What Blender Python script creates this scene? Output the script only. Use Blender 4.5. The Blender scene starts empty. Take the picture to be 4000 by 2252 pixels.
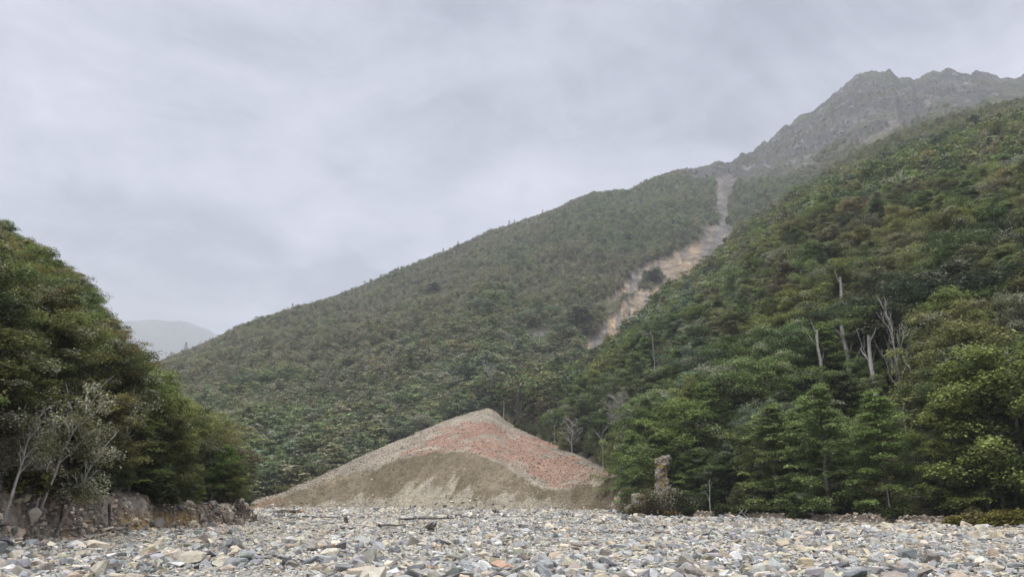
import bpy, bmesh, math, random
import numpy as np
from mathutils import Vector, Matrix, Euler
random.seed(7); rng = np.random.default_rng(11)
C = bpy.context.scene.collection
sc = bpy.context.scene

# ---------------------------------------------------------------- camera
F = 2965.0; PXW, PYH = 4000.0, 2252.0; HORY = 1955.0; CH = 1.7
PITCH = math.atan((HORY-PYH/2)/F); cP, sP = math.cos(PITCH), math.sin(PITCH)
cam = bpy.data.objects.new('camera', bpy.data.cameras.new('camera')); C.objects.link(cam)
cam.location = (0, 0, CH); cam.rotation_euler = (math.radians(90)+PITCH, 0, 0)
cam.data.sensor_width = 36; cam.data.lens = 36*F/PXW; cam.data.clip_start = .1; cam.data.clip_end = 20000
sc.camera = cam
# ---------------------------------------------------------------- world, sun, exposure
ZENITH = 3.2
SUN_EL, SUN_AZ = math.radians(58), math.radians(-150)
w = bpy.data.worlds.new('World'); sc.world = w; w.use_nodes = True
nt = w.node_tree; N = nt.nodes; Lk = nt.links
bg = N['Background']
sky = N.new('ShaderNodeTexSky'); sky.sky_type = 'NISHITA'; sky.sun_disc = False
sky.sun_elevation = SUN_EL; sky.sun_rotation = SUN_AZ
tc = N.new('ShaderNodeTexCoord')
sep = N.new('ShaderNodeSeparateXYZ'); Lk.new(tc.outputs['Generated'], sep.inputs[0])
def wm(op, a, b=None, c=None):
    m = N.new('ShaderNodeMath'); m.operation = op
    for i, v in enumerate((a, b, c)):
        if v is None: continue
        if isinstance(v, (int, float)): m.inputs[i].default_value = v
        else: Lk.new(v, m.inputs[i])
    return m.outputs[0]
zz = wm('ADD', wm('MAXIMUM', sep.outputs[2], 0.0), 0.22)      # clouds lie on a flat layer overhead
cx = N.new('ShaderNodeCombineXYZ')
Lk.new(wm('DIVIDE', sep.outputs[0], zz), cx.inputs[0]); Lk.new(wm('DIVIDE', sep.outputs[1], zz), cx.inputs[1])
def wnoise(scale, det, rough, off, dist=0.6, sx=1.0, sy=1.0):
    mp = N.new('ShaderNodeMapping'); mp.inputs['Location'].default_value = off; mp.inputs['Scale'].default_value = (sx, sy, 1)
    Lk.new(cx.outputs[0], mp.inputs[0])
    n = N.new('ShaderNodeTexNoise'); n.inputs['Scale'].default_value = scale; n.inputs['Detail'].default_value = det
    n.inputs['Roughness'].default_value = rough; n.inputs['Distortion'].default_value = dist
    Lk.new(mp.outputs[0], n.inputs['Vector']); return n.outputs['Fac']
n1 = wnoise(0.9, 6, .5, (3.1, 1.3, 0), .5, 1.0, .75); n2 = wnoise(2.4, 7, .55, (7.7, 4.2, 0), .9, 1.0, .95)
n3 = wnoise(7.5, 6, .6, (2.2, 9.1, 0), .6, 1.0, .9)
nn = wm('ADD', wm('ADD', wm('MULTIPLY', n1, .52), wm('MULTIPLY', n2, .34)), wm('MULTIPLY', n3, .14))
ramp = N.new('ShaderNodeValToRGB'); Lk.new(nn, ramp.inputs[0])
e = ramp.color_ramp.elements
e[0].position = .425; e[0].color = (.25, .275, .33, 1)
e[1].position = .595; e[1].color = (.485, .493, .565, 1)
m_ = ramp.color_ramp.elements.new(.5); m_.color = (.365, .388, .455, 1)
# overcast: the zenith is brighter than the rim of the sky
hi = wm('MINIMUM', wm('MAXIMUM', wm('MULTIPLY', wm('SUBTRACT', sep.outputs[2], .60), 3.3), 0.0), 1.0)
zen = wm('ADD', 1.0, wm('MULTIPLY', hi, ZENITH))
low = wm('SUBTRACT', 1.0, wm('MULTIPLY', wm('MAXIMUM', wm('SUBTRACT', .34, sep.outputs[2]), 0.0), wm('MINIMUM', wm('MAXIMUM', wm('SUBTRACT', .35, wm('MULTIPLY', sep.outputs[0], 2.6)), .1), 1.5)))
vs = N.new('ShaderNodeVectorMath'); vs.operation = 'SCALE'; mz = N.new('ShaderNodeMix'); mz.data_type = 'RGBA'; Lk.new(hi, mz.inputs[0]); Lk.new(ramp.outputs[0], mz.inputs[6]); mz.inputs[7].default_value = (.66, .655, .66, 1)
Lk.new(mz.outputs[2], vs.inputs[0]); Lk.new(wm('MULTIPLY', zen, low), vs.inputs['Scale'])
sk = N.new('ShaderNodeVectorMath'); sk.operation = 'SCALE'; Lk.new(sky.outputs[0], sk.inputs[0]); sk.inputs['Scale'].default_value = .08
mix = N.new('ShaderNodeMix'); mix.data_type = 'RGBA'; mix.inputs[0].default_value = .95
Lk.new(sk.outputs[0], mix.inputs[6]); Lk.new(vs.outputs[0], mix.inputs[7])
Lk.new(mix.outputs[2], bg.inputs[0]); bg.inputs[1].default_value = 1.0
sun = bpy.data.objects.new('sun', bpy.data.lights.new('sun', 'SUN')); C.objects.link(sun)
sun.data.energy = 1.5; sun.data.angle = math.radians(35); sun.data.color = (1, .97, .92)
sd = Vector((math.sin(SUN_AZ)*math.cos(SUN_EL), math.cos(SUN_AZ)*math.cos(SUN_EL), math.sin(SUN_EL)))
sun.rotation_euler = sd.to_track_quat('Z', 'Y').to_euler()
sc.view_settings.view_transform = 'Standard'; sc.view_settings.look = 'None'
sc.view_settings.gamma = 1; sc.view_settings.exposure = 0.68; sc.view_settings.use_curve_mapping = False
cy = sc.cycles
cy.max_bounces = 4; cy.diffuse_bounces = 3; cy.glossy_bounces = 1; cy.transmission_bounces = 2; cy.volume_bounces = 1
cy.transparent_max_bounces = 4; cy.use_adaptive_sampling = True; cy.adaptive_threshold = .015
cy.use_denoising = True; cy.sample_clamp_indirect = 6
try: cy.denoiser = 'OPENIMAGEDENOISE'; cy.denoising_prefilter = 'ACCURATE'
except Exception: pass

# ---------------------------------------------------------------- pixel <-> direction
def at(px, py):
    dx = (np.asarray(px, float)-PXW/2)/F; dy = (PYH/2-np.asarray(py, float))/F
    X = dx; Y = cP-dy*sP; Z = sP+dy*cP
    return np.arctan2(X, Y), Z/np.hypot(X, Y)
def azi(px): return at(px, HORY)[0]
def proj(x, y, z):
    zc = z-CH; f = y*cP+zc*sP; u = -y*sP+zc*cP; f = np.maximum(f, .01)
    return PXW/2+F*x/f, PYH/2-F*u/f
V = 4000/2575.0
def poly(pts):
    p = np.array(pts, float)*V; a, t = at(p[:, 0], p[:, 1]); o = np.argsort(a); return a[o], t[o]
def lutpx(pts):
    p = np.array(pts, float); return azi(p[:, 0]), p[:, 1]
def hsh(ix, iy, s):
    h = (ix.astype(np.int64)*374761393+iy.astype(np.int64)*668265263+s*974634777) & 0xffffffff
    h = ((h ^ (h >> 13))*1274126177) & 0xffffffff
    return ((h ^ (h >> 16)) & 0xffff)/65535.0
def vn(x, y, s=0):
    x = np.asarray(x, float); y = np.asarray(y, float)
    ix = np.floor(x); iy = np.floor(y); fx = x-ix; fy = y-iy
    fx = fx*fx*(3-2*fx); fy = fy*fy*(3-2*fy); ix = ix.astype(np.int64); iy = iy.astype(np.int64)
    a = hsh(ix, iy, s); b = hsh(ix+1, iy, s); c = hsh(ix, iy+1, s); d = hsh(ix+1, iy+1, s)
    return (a*(1-fx)+b*fx)*(1-fy)+(c*(1-fx)+d*fx)*fy
def fbm(x, y, s=0, o=4, g=.5):
    r = 0; amp = 1; tot = 0
    for k in range(o):
        r = r+amp*vn(x*2**k+17.3*k, y*2**k-9.1*k, s+k); tot += amp; amp *= g
    return r/tot-.5
def sm(x, a, b):
    t = np.clip((x-a)/(b-a), 0, 1); return t*t*(3-2*t)
def inpoly(x, y, pts):
    p = np.array(pts, float)*V; ins = np.zeros(np.shape(x), bool); j = len(p)-1
    for i in range(len(p)):
        xi, yi = p[i]; xj, yj = p[j]
        if yi != yj: ins ^= ((yi > y) != (yj > y)) & (x < (xj-xi)*(y-yi)/(yj-yi)+xi)
        j = i
    return ins

# ---------------------------------------------------------------- landforms
MSKY = poly([(-500,1350),(0,1100),(200,1000),(370,900),(430,873),(500,850),(600,805),(700,775),(800,742),(900,710),(1000,668),(1100,632),(1200,588),(1300,553),(1400,517),(1450,494),(1490,481),(1540,481),(1580,480),(1620,457),(1660,440),(1700,428),(1740,426),(1770,422),(1800,407),(1830,403),(1850,404),(1880,387),(1900,376),(1920,360),(1960,327),(2000,302),(2050,276),(2100,242),(2130,222),(2140,215),(2150,200),(2170,189),(2200,180),(2240,183),(2260,197),(2275,198),(2285,196),(2300,208),(2320,192),(2340,190),(2350,185),(2365,184),(2380,175),(2395,178),(2420,190),(2440,192),(2450,186),(2470,184),(2485,187),(2520,193),(2550,192),(2575,182),(2700,150),(3000,130)])
MRC = lutpx([(-800,500),(570,650),(1000,760),(1500,900),(2000,1000),(2450,1080),(2700,1180),(2900,1280),(3400,1500),(4000,1520),(4800,1500)])
SSKY = poly([(1180,1045),(1240,985),(1300,950),(1400,903),(1480,868),(1560,800),(1640,748),(1720,706),(1790,645),(1850,572),(1900,535),(1960,492),(2000,458),(2060,424),(2100,405),(2200,358),(2300,322),(2400,282),(2500,256),(2575,240),(2700,210),(3000,170)])
SRC = lutpx([(1850,315),(1926,330),(2300,375),(2650,460),(2870,540),(3200,620),(4000,720),(4800,720)])
FANE = poly([(600,1275),(620,1264),(700,1240),(800,1197),(900,1150),(1000,1106),(1100,1063),(1200,1030),(1240,1022),(1260,1050),(1320,1085),(1400,1120),(1480,1155),(1550,1192),(1575,1225),(1585,1262)])
FANS = poly([(600,1278),(640,1266),(700,1250),(800,1217),(870,1192),(960,1176),(1050,1143),(1100,1136),(1150,1138),(1210,1150),(1250,1165),(1310,1195),(1370,1228),(1450,1223),(1500,1212),(1560,1203),(1585,1266)])
FANR = lutpx([(930,188),(1926,300),(2430,165),(2462,135)])
FANT = lutpx([(930,182),(1500,175),(2000,162),(2440,128),(2462,126)])
A0, A1 = azi(932), azi(2462)
MRB = lutpx([(-800,200),(560,235),(930,190),(1926,300),(2430,300),(2600,330),(4800,400)])
SRB = lutpx([(1926,300),(2400,172),(2430,158),(2450,112),(2500,104),(2600,97),(2800,86),(3000,78),(3300,70),(3700,66),(4000,62),(4800,55)])
LSKY = poly([(-700,250),(-200,500),(0,570),(50,590),(100,622),(120,655),(180,668),(205,700),(230,740),(270,792),(310,850),(350,912),(400,952),(450,1002),(500,1052),(560,1102),(600,1150),(622,1205),(640,1262)])
LRC = lutpx([(-1500,170),(0,150),(300,140),(500,125),(700,105),(850,88),(950,76),(1000,72)])
LRB = lutpx([(-1500,20),(-400,28),(0,36),(400,45),(700,53),(900,62),(960,66),(1000,71)])
def I(a, l): return np.interp(a, l[0], l[1])
def pol(x, y): return np.arctan2(x, y), np.hypot(x, y)

def zbed(x, y):
    a, r = pol(x, y)
    return fbm(x/9, y/9, 5, 4)*.55*sm(r, 4, 25)+fbm(x/1.7, y/1.7, 9, 3)*.14-.02
def fan_edge(a):
    re = sum(I(a+d, FANR) for d in (-.012, -.006, 0, .006, .012))/5; return re, sum(I(a+d, FANE) for d in (-.008, -.004, 0, .004, .008))/5*re+CH
def zfan(x, y):
    a, r = pol(x, y)
    rt = I(a, FANT)+fbm(x/9, y*0, 70, 3)*2; ts = np.minimum(I(a, FANS), I(a, FANE)-.001); K = .74
    rs = (K*rt+CH)/(K-ts); re, ze = fan_edge(a); zs = ts*rs+CH; re = np.maximum(re, rs+2)
    z = np.where(r < rs, (r-rt)*K, np.where(r < re, zs+(ze-zs)*(r-rs)/(re-rs), ze-(r-re)*.3))
    q = a*170
    rill = fbm(q/3.2, r/22, 31, 4)*2.2*sm(z, .3, 4)*sm(rs-r, -4, 2)+fbm(q/9+3, r/40, 71, 3)*2.2*sm(z, .5, 5)*sm(rs-r, -5, 2)
    top = fbm(x/9, y/9, 33, 4)*.9*sm(re-r, 0, 10)*sm(r-rs, 0, 8)
    edge = np.minimum(sm(a, A0, A0+.02), sm(A1-a, 0, .012))
    z = z+rill+top+fbm(x/1.2, y/1.2, 35, 3)*.22
    return np.where((a < A0) | (a > A1), -3, z*edge-1.5*(1-edge))
def zM(x, y, raw=False):
    a, r = pol(x, y)
    rb = I(a, MRB); rc = I(a, MRC); zc = I(a, MSKY)*rc+CH
    px = 2000+F*np.tan(a)*1.0
    th = 5.0*sm(-a, -azi(2500), -azi(2300))          # what the trees on the crest add
    zc = zc-th+sm(a, azi(2620), azi(3000))*(fbm(a*70, a*0, 43, 5, .55)*22)
    re, ze = fan_edge(a); zb = np.where((a > A0), np.interp(a, [A0, azi(1926), azi(2430)], [0, 1, 1])*(ze-1.5)*(a < azi(2000))+(a >= azi(2000))*15, 0)
    s = (r-rb)/(rc-rb)
    z = np.where(s < 1, zb+(zc-zb)*s, zc-(r-rc)*.55)
    amp = sm(s, 0, .15)*(.25+.75*sm(1-s, 0, .12))
    amp = np.where(s > 1, .25, amp)
    rel = fbm(x/170, y/170, 41, 4)*30+fbm(x/45, y/45, 47, 3)*9
    rel = rel*amp
    rock = sm(a, azi(2700), azi(3000))*sm(s, .5, .8)
    rel = rel+rock*(np.abs(fbm(x/30, y/30, 51, 5, .6))*-26+6)*(.35+.65*sm(np.abs(1-s), 0, .04))+rock*fbm(x/5, y/5, 58, 3, .6)*6
    return np.where(r < rb, zb-(rb-r)*.8, z+rel)
def zS(x, y):
    a, r = pol(x, y)
    rb0 = I(a, SRB); rc = I(a, SRC); th = 10-5*sm(a, azi(2900), azi(3600)); zc = I(a, SSKY)*rc+CH-th
    far = a < azi(2440)
    rb = rb0+np.where(far, 0, fbm(x/7, y/7, 61, 3)*3)
    re, ze = fan_edge(a); st = np.where(far, np.maximum(ze-1.2, 0), .55)
    fl = np.where(far, 0, 11.0); s = (r-rb-fl)/(rc-rb-fl)
    z = np.where(s < 1, st*sm(r-rb, 0, .9)+(zc-st)*np.clip(s, 0, 1), zc-(r-rc)*.5)
    amp = sm(s, .02, .2)*sm(1-s, -.02, .15)
    z = z+amp*(fbm(x/110, y/110, 63, 4)*26+fbm(x/30, y/30, 67, 3)*6)
    return np.where(r < rb, np.where(far, st-(rb-r)*.6, -(rb-r)*.6), z)
def zL(x, y):
    a, r = pol(x, y)
    rb = I(a, LRB)+fbm(x/5, y/5, 81, 3)*2.6*sm(azi(990)-a, 0, .05); rc = I(a, LRC)
    end = sm(a, azi(900), azi(1010)); th = 7.6*(1-end*.45); zc = np.maximum(I(a, LSKY)*rc+CH-th, .3)
    st = 1.4*(1-sm(a, azi(930), azi(1010))*.9)
    s = (r-rb)/np.maximum(rc-rb, 1)
    rs = fbm(x/2.2, y/2.2, 85, 3)
    z = np.where(s < 1, st*sm(r-rb+rs*1.6, 0, 2.6)*(.86+.28*vn(x/2.5, y/2.5, 88))+np.maximum(zc-st, 0)*np.clip(s, 0, 1)**.9, np.maximum(zc, st*.5)-(r-rc)*.4)
    amp = sm(s, .05, .25)*sm(1-s, -.05, .2)
    z = z+amp*(fbm(x/22, y/22, 83, 3)*5)+fbm(x/1.1, y/1.1, 89, 3)*.25*sm(r-rb, 0, .5)
    z = np.where(r < rb, -(rb-r)*.7, z)
    return np.where(a > azi(1012), -2, z)

# region masks, as outlines on the mountain face
SCAR = [(1798,436),(1826,432),(1852,436),(1842,480),(1836,520),(1832,560),(1852,568),(1852,600),(1800,690),(1650,800),(1500,885),(1462,864),(1500,820),(1545,788),(1562,758),(1600,733),(1572,737),(1522,760),(1514,746),(1558,722),(1590,690),(1622,665),(1640,650),(1690,637),(1740,608),(1765,590),(1764,566),(1782,570),(1808,562),(1811,545),(1790,512),(1802,490)]
ISL = [(1606,708),(1620,680),(1650,668),(1668,690),(1664,712),(1640,722),(1612,722)]
SCAR2 = [(1318,856),(1342,828),(1384,812),(1384,834),(1350,852),(1325,862)]
SCAR3 = [(2195,330),(2225,312),(2262,296),(2270,300),(2262,308),(2235,326),(2200,345),(2160,362)]
SCAR4 = [(2320,262),(2342,240),(2352,242),(2336,262)]
def scar(x, y, z, j=1.0):
    px, py = proj(x, y, z)
    px = px+fbm(x/14, y/14, 91, 3)*55*j; py = py+fbm(x/14, y/14, 97, 3)*40*j
    qx, qy = proj(x, y, z); qx = qx+fbm(x/8, y/8, 92, 3)*24; return (inpoly(px, py, SCAR) & ~inpoly(px, py, ISL)) | inpoly(qx, qy, SCAR2) | inpoly(px, py, SCAR3) | inpoly(px, py, SCAR4)
TREELINE = lutpx([(0,0),(1840*V,440*V),(1900*V,462*V),(1980*V,446*V),(2050*V,418*V),(2100*V,392*V),(2300*V,310*V),(2575*V,250*V),(5000,300)])
def rocky(x, y, z):
    px, py = proj(x, y, z)
    ty = np.interp(px, np.array([0,1690,1770,1840,1900,1980,2050,2100,2300,2575,3200])*V, np.array([-900,400,452,448,462,440,405,375,300,222,170])*V)
    return sm(ty-py+fbm(x/40, y/40, 101, 3)*90, -12, 12)

# ---------------------------------------------------------------- mesh helpers
def mesh_from(name, v, f, attrs=None, smooth=True):
    """v Nx3, f list/array of polygons (array MxK)"""
    m = bpy.data.meshes.new(name)
    v = np.asarray(v, np.float32)
    if isinstance(f, np.ndarray): f = [f]
    tot = sum(a.shape[0] for a in f); loops = np.concatenate([a.ravel() for a in f]).astype(np.int32)
    sizes = np.concatenate([np.full(a.shape[0], a.shape[1]) for a in f]).astype(np.int32)
    m.vertices.add(len(v)); m.vertices.foreach_set('co', v.ravel())
    m.loops.add(len(loops)); m.loops.foreach_set('vertex_index', loops)
    m.polygons.add(tot); m.polygons.foreach_set('loop_start', np.concatenate([[0], np.cumsum(sizes)[:-1]]).astype(np.int32))
    m.update(calc_edges=True)
    m.polygons.foreach_set('use_smooth', np.full(tot, smooth)); m.validate()
    for k, (dom, typ, arr) in (attrs or {}).items():
        at_ = m.attributes.new(k, typ, dom); arr = np.asarray(arr, np.float32)
        at_.data.foreach_set({'FLOAT': 'value', 'FLOAT_VECTOR': 'vector', 'FLOAT_COLOR': 'color'}[typ], arr.ravel())
    return m
def obj(name, me, mat=None, parent=None, loc=None):
    o = bpy.data.objects.new(name, me); C.objects.link(o)
    if mat and not len(me.materials): me.materials.append(mat)
    if parent: o.parent = parent
    if loc is not None: o.location = loc
    return o
def tag(o, label=None, cat=None, group=None, kind=None):
    if label: o['label'] = label
    if cat: o['category'] = cat
    if group: o['group'] = group
    if kind: o['kind'] = kind
    return o

# ---------------------------------------------------------------- materials
def newmat(name):
    m = bpy.data.materials.new(name); m.use_nodes = True; t = m.node_tree
    b = t.nodes['Principled BSDF']; b.inputs['Roughness'].default_value = .85
    b.inputs['Specular IOR Level'].default_value = .25
    return m, t, b
def nd(t, typ, **kw):
    n = t.nodes.new(typ)
    for k, v in kw.items(): setattr(n, k, v)
    return n
def mth(t, op, a, b=None):
    n = nd(t, 'ShaderNodeMath', operation=op)
    for i, v in enumerate((a, b)):
        if v is None: continue
        if isinstance(v, (int, float)): n.inputs[i].default_value = v
        else: t.links.new(v, n.inputs[i])
    return n.outputs[0]
def noise(t, vec, scale, det=4, rough=.6):
    n = nd(t, 'ShaderNodeTexNoise'); n.inputs['Scale'].default_value = scale; n.inputs['Detail'].default_value = det
    n.inputs['Roughness'].default_value = rough; t.links.new(vec, n.inputs['Vector']); return n.outputs['Fac']
def rng_map(t, x, a, b, c, d):
    n = nd(t, 'ShaderNodeMapRange'); t.links.new(x, n.inputs[0])
    for i, v in zip((1, 2, 3, 4), (a, b, c, d)): n.inputs[i].default_value = v
    return n.outputs[0]
def vscale(t, v, s):
    n = nd(t, 'ShaderNodeVectorMath', operation='SCALE'); t.links.new(v, n.inputs[0])
    if isinstance(s, (int, float)): n.inputs['Scale'].default_value = s
    else: t.links.new(s, n.inputs['Scale'])
    return n.outputs[0]
def mixc(t, fac, a, b):
    n = nd(t, 'ShaderNodeMix', data_type='RGBA')
    for i, v in ((0, fac), (6, a), (7, b)):
        if isinstance(v, (int, float)): n.inputs[i].default_value = v
        elif isinstance(v, tuple): n.inputs[i].default_value = (*v, 1)
        else: t.links.new(v, n.inputs[i])
    return n.outputs[2]
def bump(t, b, h, dist, strength=.6):
    n = nd(t, 'ShaderNodeBump'); n.inputs['Strength'].default_value = strength; n.inputs['Distance'].default_value = dist
    t.links.new(h, n.inputs['Height']); t.links.new(n.outputs[0], b.inputs['Normal'])
def terrain_mat(name, scales=(.08, .6, 4), amp=(.5, .5, .6), bd=.3, stones=None):
    m, t, b = newmat(name)
    a = nd(t, 'ShaderNodeAttribute', attribute_name='col'); g = nd(t, 'ShaderNodeNewGeometry')
    c = a.outputs['Color']; hs = None
    for s, am in zip(scales, amp):
        n = noise(t, g.outputs['Position'], s, 5, .65)
        c = vscale(t, c, rng_map(t, n, .3, .7, 1-am, 1+am)); hs = n
    h = hs
    if stones:
        for sc_, k in stones:
            v = nd(t, 'ShaderNodeTexVoronoi'); v.inputs['Scale'].default_value = sc_; t.links.new(g.outputs['Position'], v.inputs['Vector'])
            hv = nd(t, 'ShaderNodeHueSaturation'); t.links.new(v.outputs['Color'], hv.inputs['Color']); hv.inputs['Saturation'].default_value = .0
            lum = mth(t, 'ADD', mth(t, 'MULTIPLY', hv.outputs[0], 1.2*k), 1-.6*k)
            c = vscale(t, c, lum)
            h = mth(t, 'SUBTRACT', h, v.outputs['Distance'])
    t.links.new(c, b.inputs['Base Color']); bump(t, b, h, bd, .8); b.inputs['Roughness'].default_value = .95
    b.inputs['Specular IOR Level'].default_value = .1
    return m
M_bed = terrain_mat('gravel_bed', (.05, .5, 6), (.18, .3, .5), .15, [(3.2, .8), (8, .5)])
M_hill = terrain_mat('forest_floor', (.02, .3, 2), (.4, .5, .6), .6)
M_mtn = terrain_mat('mountain_ground', (.012, .07, .4), (.3, .5, .5), 3.0)
M_fan = terrain_mat('fan_debris', (.06, .5, 2.5), (.15, .25, .35), .3, [(1.6, .35)])

def leaf_material():
    m, t, b = newmat('leaves')
    a = nd(t, 'ShaderNodeAttribute', attribute_name='leaf')
    ti = nd(t, 'ShaderNodeAttribute', attribute_name='tint', attribute_type='INSTANCER')
    pos = rng_map(t, a.outputs['Fac'], -.001, .001, 0, 1)
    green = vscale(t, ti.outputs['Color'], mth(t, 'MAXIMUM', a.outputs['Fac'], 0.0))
    nb = nd(t, 'ShaderNodeVectorMath', operation='SCALE'); nb.inputs[0].default_value = (.36, .36, .27)
    t.links.new(mth(t, 'MULTIPLY', a.outputs['Fac'], -1.0), nb.inputs['Scale'])
    c = mixc(t, pos, nb.outputs[0], green)
    t.links.new(c, b.inputs['Base Color']); b.inputs['Roughness'].default_value = .75; b.inputs['Specular IOR Level'].default_value = .12
    tr = nd(t, 'ShaderNodeBsdfTranslucent'); t.links.new(c, tr.inputs[0])
    mx = nd(t, 'ShaderNodeMixShader'); mx.inputs[0].default_value = .35
    t.links.new(b.outputs[0], mx.inputs[1]); t.links.new(tr.outputs[0], mx.inputs[2])
    t.links.new(mx.outputs[0], t.nodes['Material Output'].inputs[0]); return m
M_leaf = leaf_material()
def bark(name, c1, c2, s=6):
    m, t, b = newmat(name); g = nd(t, 'ShaderNodeNewGeometry')
    n = noise(t, g.outputs['Position'], s, 4, .7)
    t.links.new(mixc(t, rng_map(t, n, .35, .65, 0, 1), c1, c2), b.inputs['Base Color']); bump(t, b, n, .05); return m
M_bark = bark('bark', (.05, .042, .035), (.15, .14, .125), 3)
M_pale = bark('pale_bark', (.20, .19, .18), (.45, .44, .41), 3)
M_dead = bark('dead_wood', (.17, .155, .15), (.40, .38, .36), 2.5)
M_darkwood = bark('dark_wood', (.02, .017, .015), (.09, .075, .065), 3)
M_drift = bark('drift_wood', (.07, .055, .045), (.22, .19, .16), 5)
M_white = bark('bleached_wood', (.20, .19, .175), (.46, .44, .41), 4)

def rock_material(name='stone'):
    m, t, b = newmat(name)
    ti = nd(t, 'ShaderNodeAttribute', attribute_name='tint', attribute_type='INSTANCER')
    tcn = nd(t, 'ShaderNodeTexCoord'); oi = nd(t, 'ShaderNodeObjectInfo')
    g = nd(t, 'ShaderNodeNewGeometry')
    n1_ = noise(t, g.outputs['Position'], 3, 6, .65); n2_ = noise(t, g.outputs['Position'], 22, 5, .7)
    c = vscale(t, ti.outputs['Color'], rng_map(t, n1_, .3, .7, .72, 1.25))
    c = vscale(t, c, rng_map(t, n2_, .3, .7, .75, 1.25))
    wv = nd(t, 'ShaderNodeTexVoronoi', feature='DISTANCE_TO_EDGE'); wv.inputs['Scale'].default_value = 2.3; t.links.new(g.outputs['Position'], wv.inputs['Vector'])
    vein = rng_map(t, wv.outputs['Distance'], .0, .02, .3, 0)
    c = mixc(t, vein, c, (.5, .47, .42))
    t.links.new(c, b.inputs['Base Color']); bump(t, b, n2_, .04, .7); b.inputs['Roughness'].default_value = .8; b.inputs['Specular IOR Level'].default_value = .3
    return m
M_rock = rock_material()

# ---------------------------------------------------------------- riverbed: one sheet to the horizon
def build_bed():
    af = np.radians(np.linspace(-42, 42, 700)); ao = np.radians(np.linspace(42, 318, 70))[1:-1]
    az = np.concatenate([af, ao]); r = np.concatenate([[.5], 2*(7000/2)**(np.linspace(0, 1, 420)**1.0)])
    r = np.unique(np.concatenate([[.5, 1.2], np.geomspace(2, 260, 420), np.geomspace(270, 9000, 40)]))
    A, R = np.meshgrid(az, r); x = R*np.sin(A); y = R*np.cos(A); z = zbed(x, y)
    nr, na = A.shape; idx = np.arange(nr*na).reshape(nr, na); nx = np.roll(idx, -1, 1)
    f = np.stack([idx[:-1], idx[1:], nx[1:], nx[:-1]], -1).reshape(-1, 4)
    v = np.stack([x, y, z], -1).reshape(-1, 3); v = np.vstack([v, [[0, 0, float(zbed(np.array(0.), np.array(0.)))]]])
    cap = np.stack([np.full(na, nr*na), idx[0], nx[0]], -1)
    q = fbm(x/14, y/14, 111, 4)
    cc = np.array([.235, .225, .20])[None, None]*(1+q[..., None]*.8)
    warm = sm(fbm(x/25, y/25, 113, 3), -.1, .15)[..., None]; cc = cc*(1-warm*np.array([-.08, 0, .13]))
    # silt and litter tracks of dark sediment
    px, py = proj(x, y, z)
    silt = sm(fbm(x/18+4, y/5, 117, 3), .1, .2)*sm(R, 35, 60)
    cc = cc*(1-.45*silt[..., None])
    cc = np.concatenate([cc.reshape(-1, 3), cc[0, :1]], 0); cc = np.hstack([cc, np.ones((len(cc), 1))])
    o = obj('riverbed', mesh_from('riverbed', v, [f, cap], {'col': ('POINT', 'FLOAT_COLOR', cc)}), M_bed)
    tag(o, 'wide grey gravel riverbed of broken stones across the valley floor', 'riverbed', kind='structure')
build_bed()

def grid_land(name, zf, a0, a1, na, rb, rc, r_over, nr, power, colf, mat, label, cat, under=6):
    a = np.linspace(a0, a1, na); u = np.linspace(0, 1, nr)**power
    RB = np.interp(a, *rb)-under; RE = np.interp(a, *rc)+r_over
    R = RB[None]+u[:, None]*(RE-RB)[None]; A = np.broadcast_to(a[None], R.shape)
    x = R*np.sin(A); y = R*np.cos(A); z = zf(x, y)
    nr_, na_ = R.shape; idx = np.arange(nr_*na_).reshape(nr_, na_)
    f = np.stack([idx[:-1, :-1], idx[:-1, 1:], idx[1:, 1:], idx[1:, :-1]], -1).reshape(-1, 4)
    col = colf(x, y, z); z2 = col[1] if isinstance(col, tuple) else z; col = col[0] if isinstance(col, tuple) else col
    # close the hidden back down to the ground so the hill is a solid
    z2 = np.maximum(z2, -4.5); v = np.stack([x, y, z2], -1).reshape(-1, 3)
    xb = x[-1]*1.0+np.sin(a)*abs(z2[-1])*1.2; yb = y[-1]+np.cos(a)*abs(z2[-1])*1.2
    v = np.vstack([v, np.stack([xb, yb, np.full(na_, -5.)], -1)]); ib = np.arange(nr_*na_, nr_*na_+na_)
    f2 = np.stack([idx[-1, :-1], idx[-1, 1:], ib[1:], ib[:-1]], -1)
    cc = np.concatenate([col.reshape(-1, 3), col[-1]], 0); cc = np.hstack([cc, np.ones((len(cc), 1))])
    o = obj(name, mesh_from(name, v, [f, f2][0:2], {'col': ('POINT', 'FLOAT_COLOR', cc)}), mat)
    tag(o, label, cat, kind='structure'); return o
def lerp(a, b, t): return a*(1-t[..., None])+b*t[..., None]
def A3(*c): return np.array(c, float)
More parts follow.
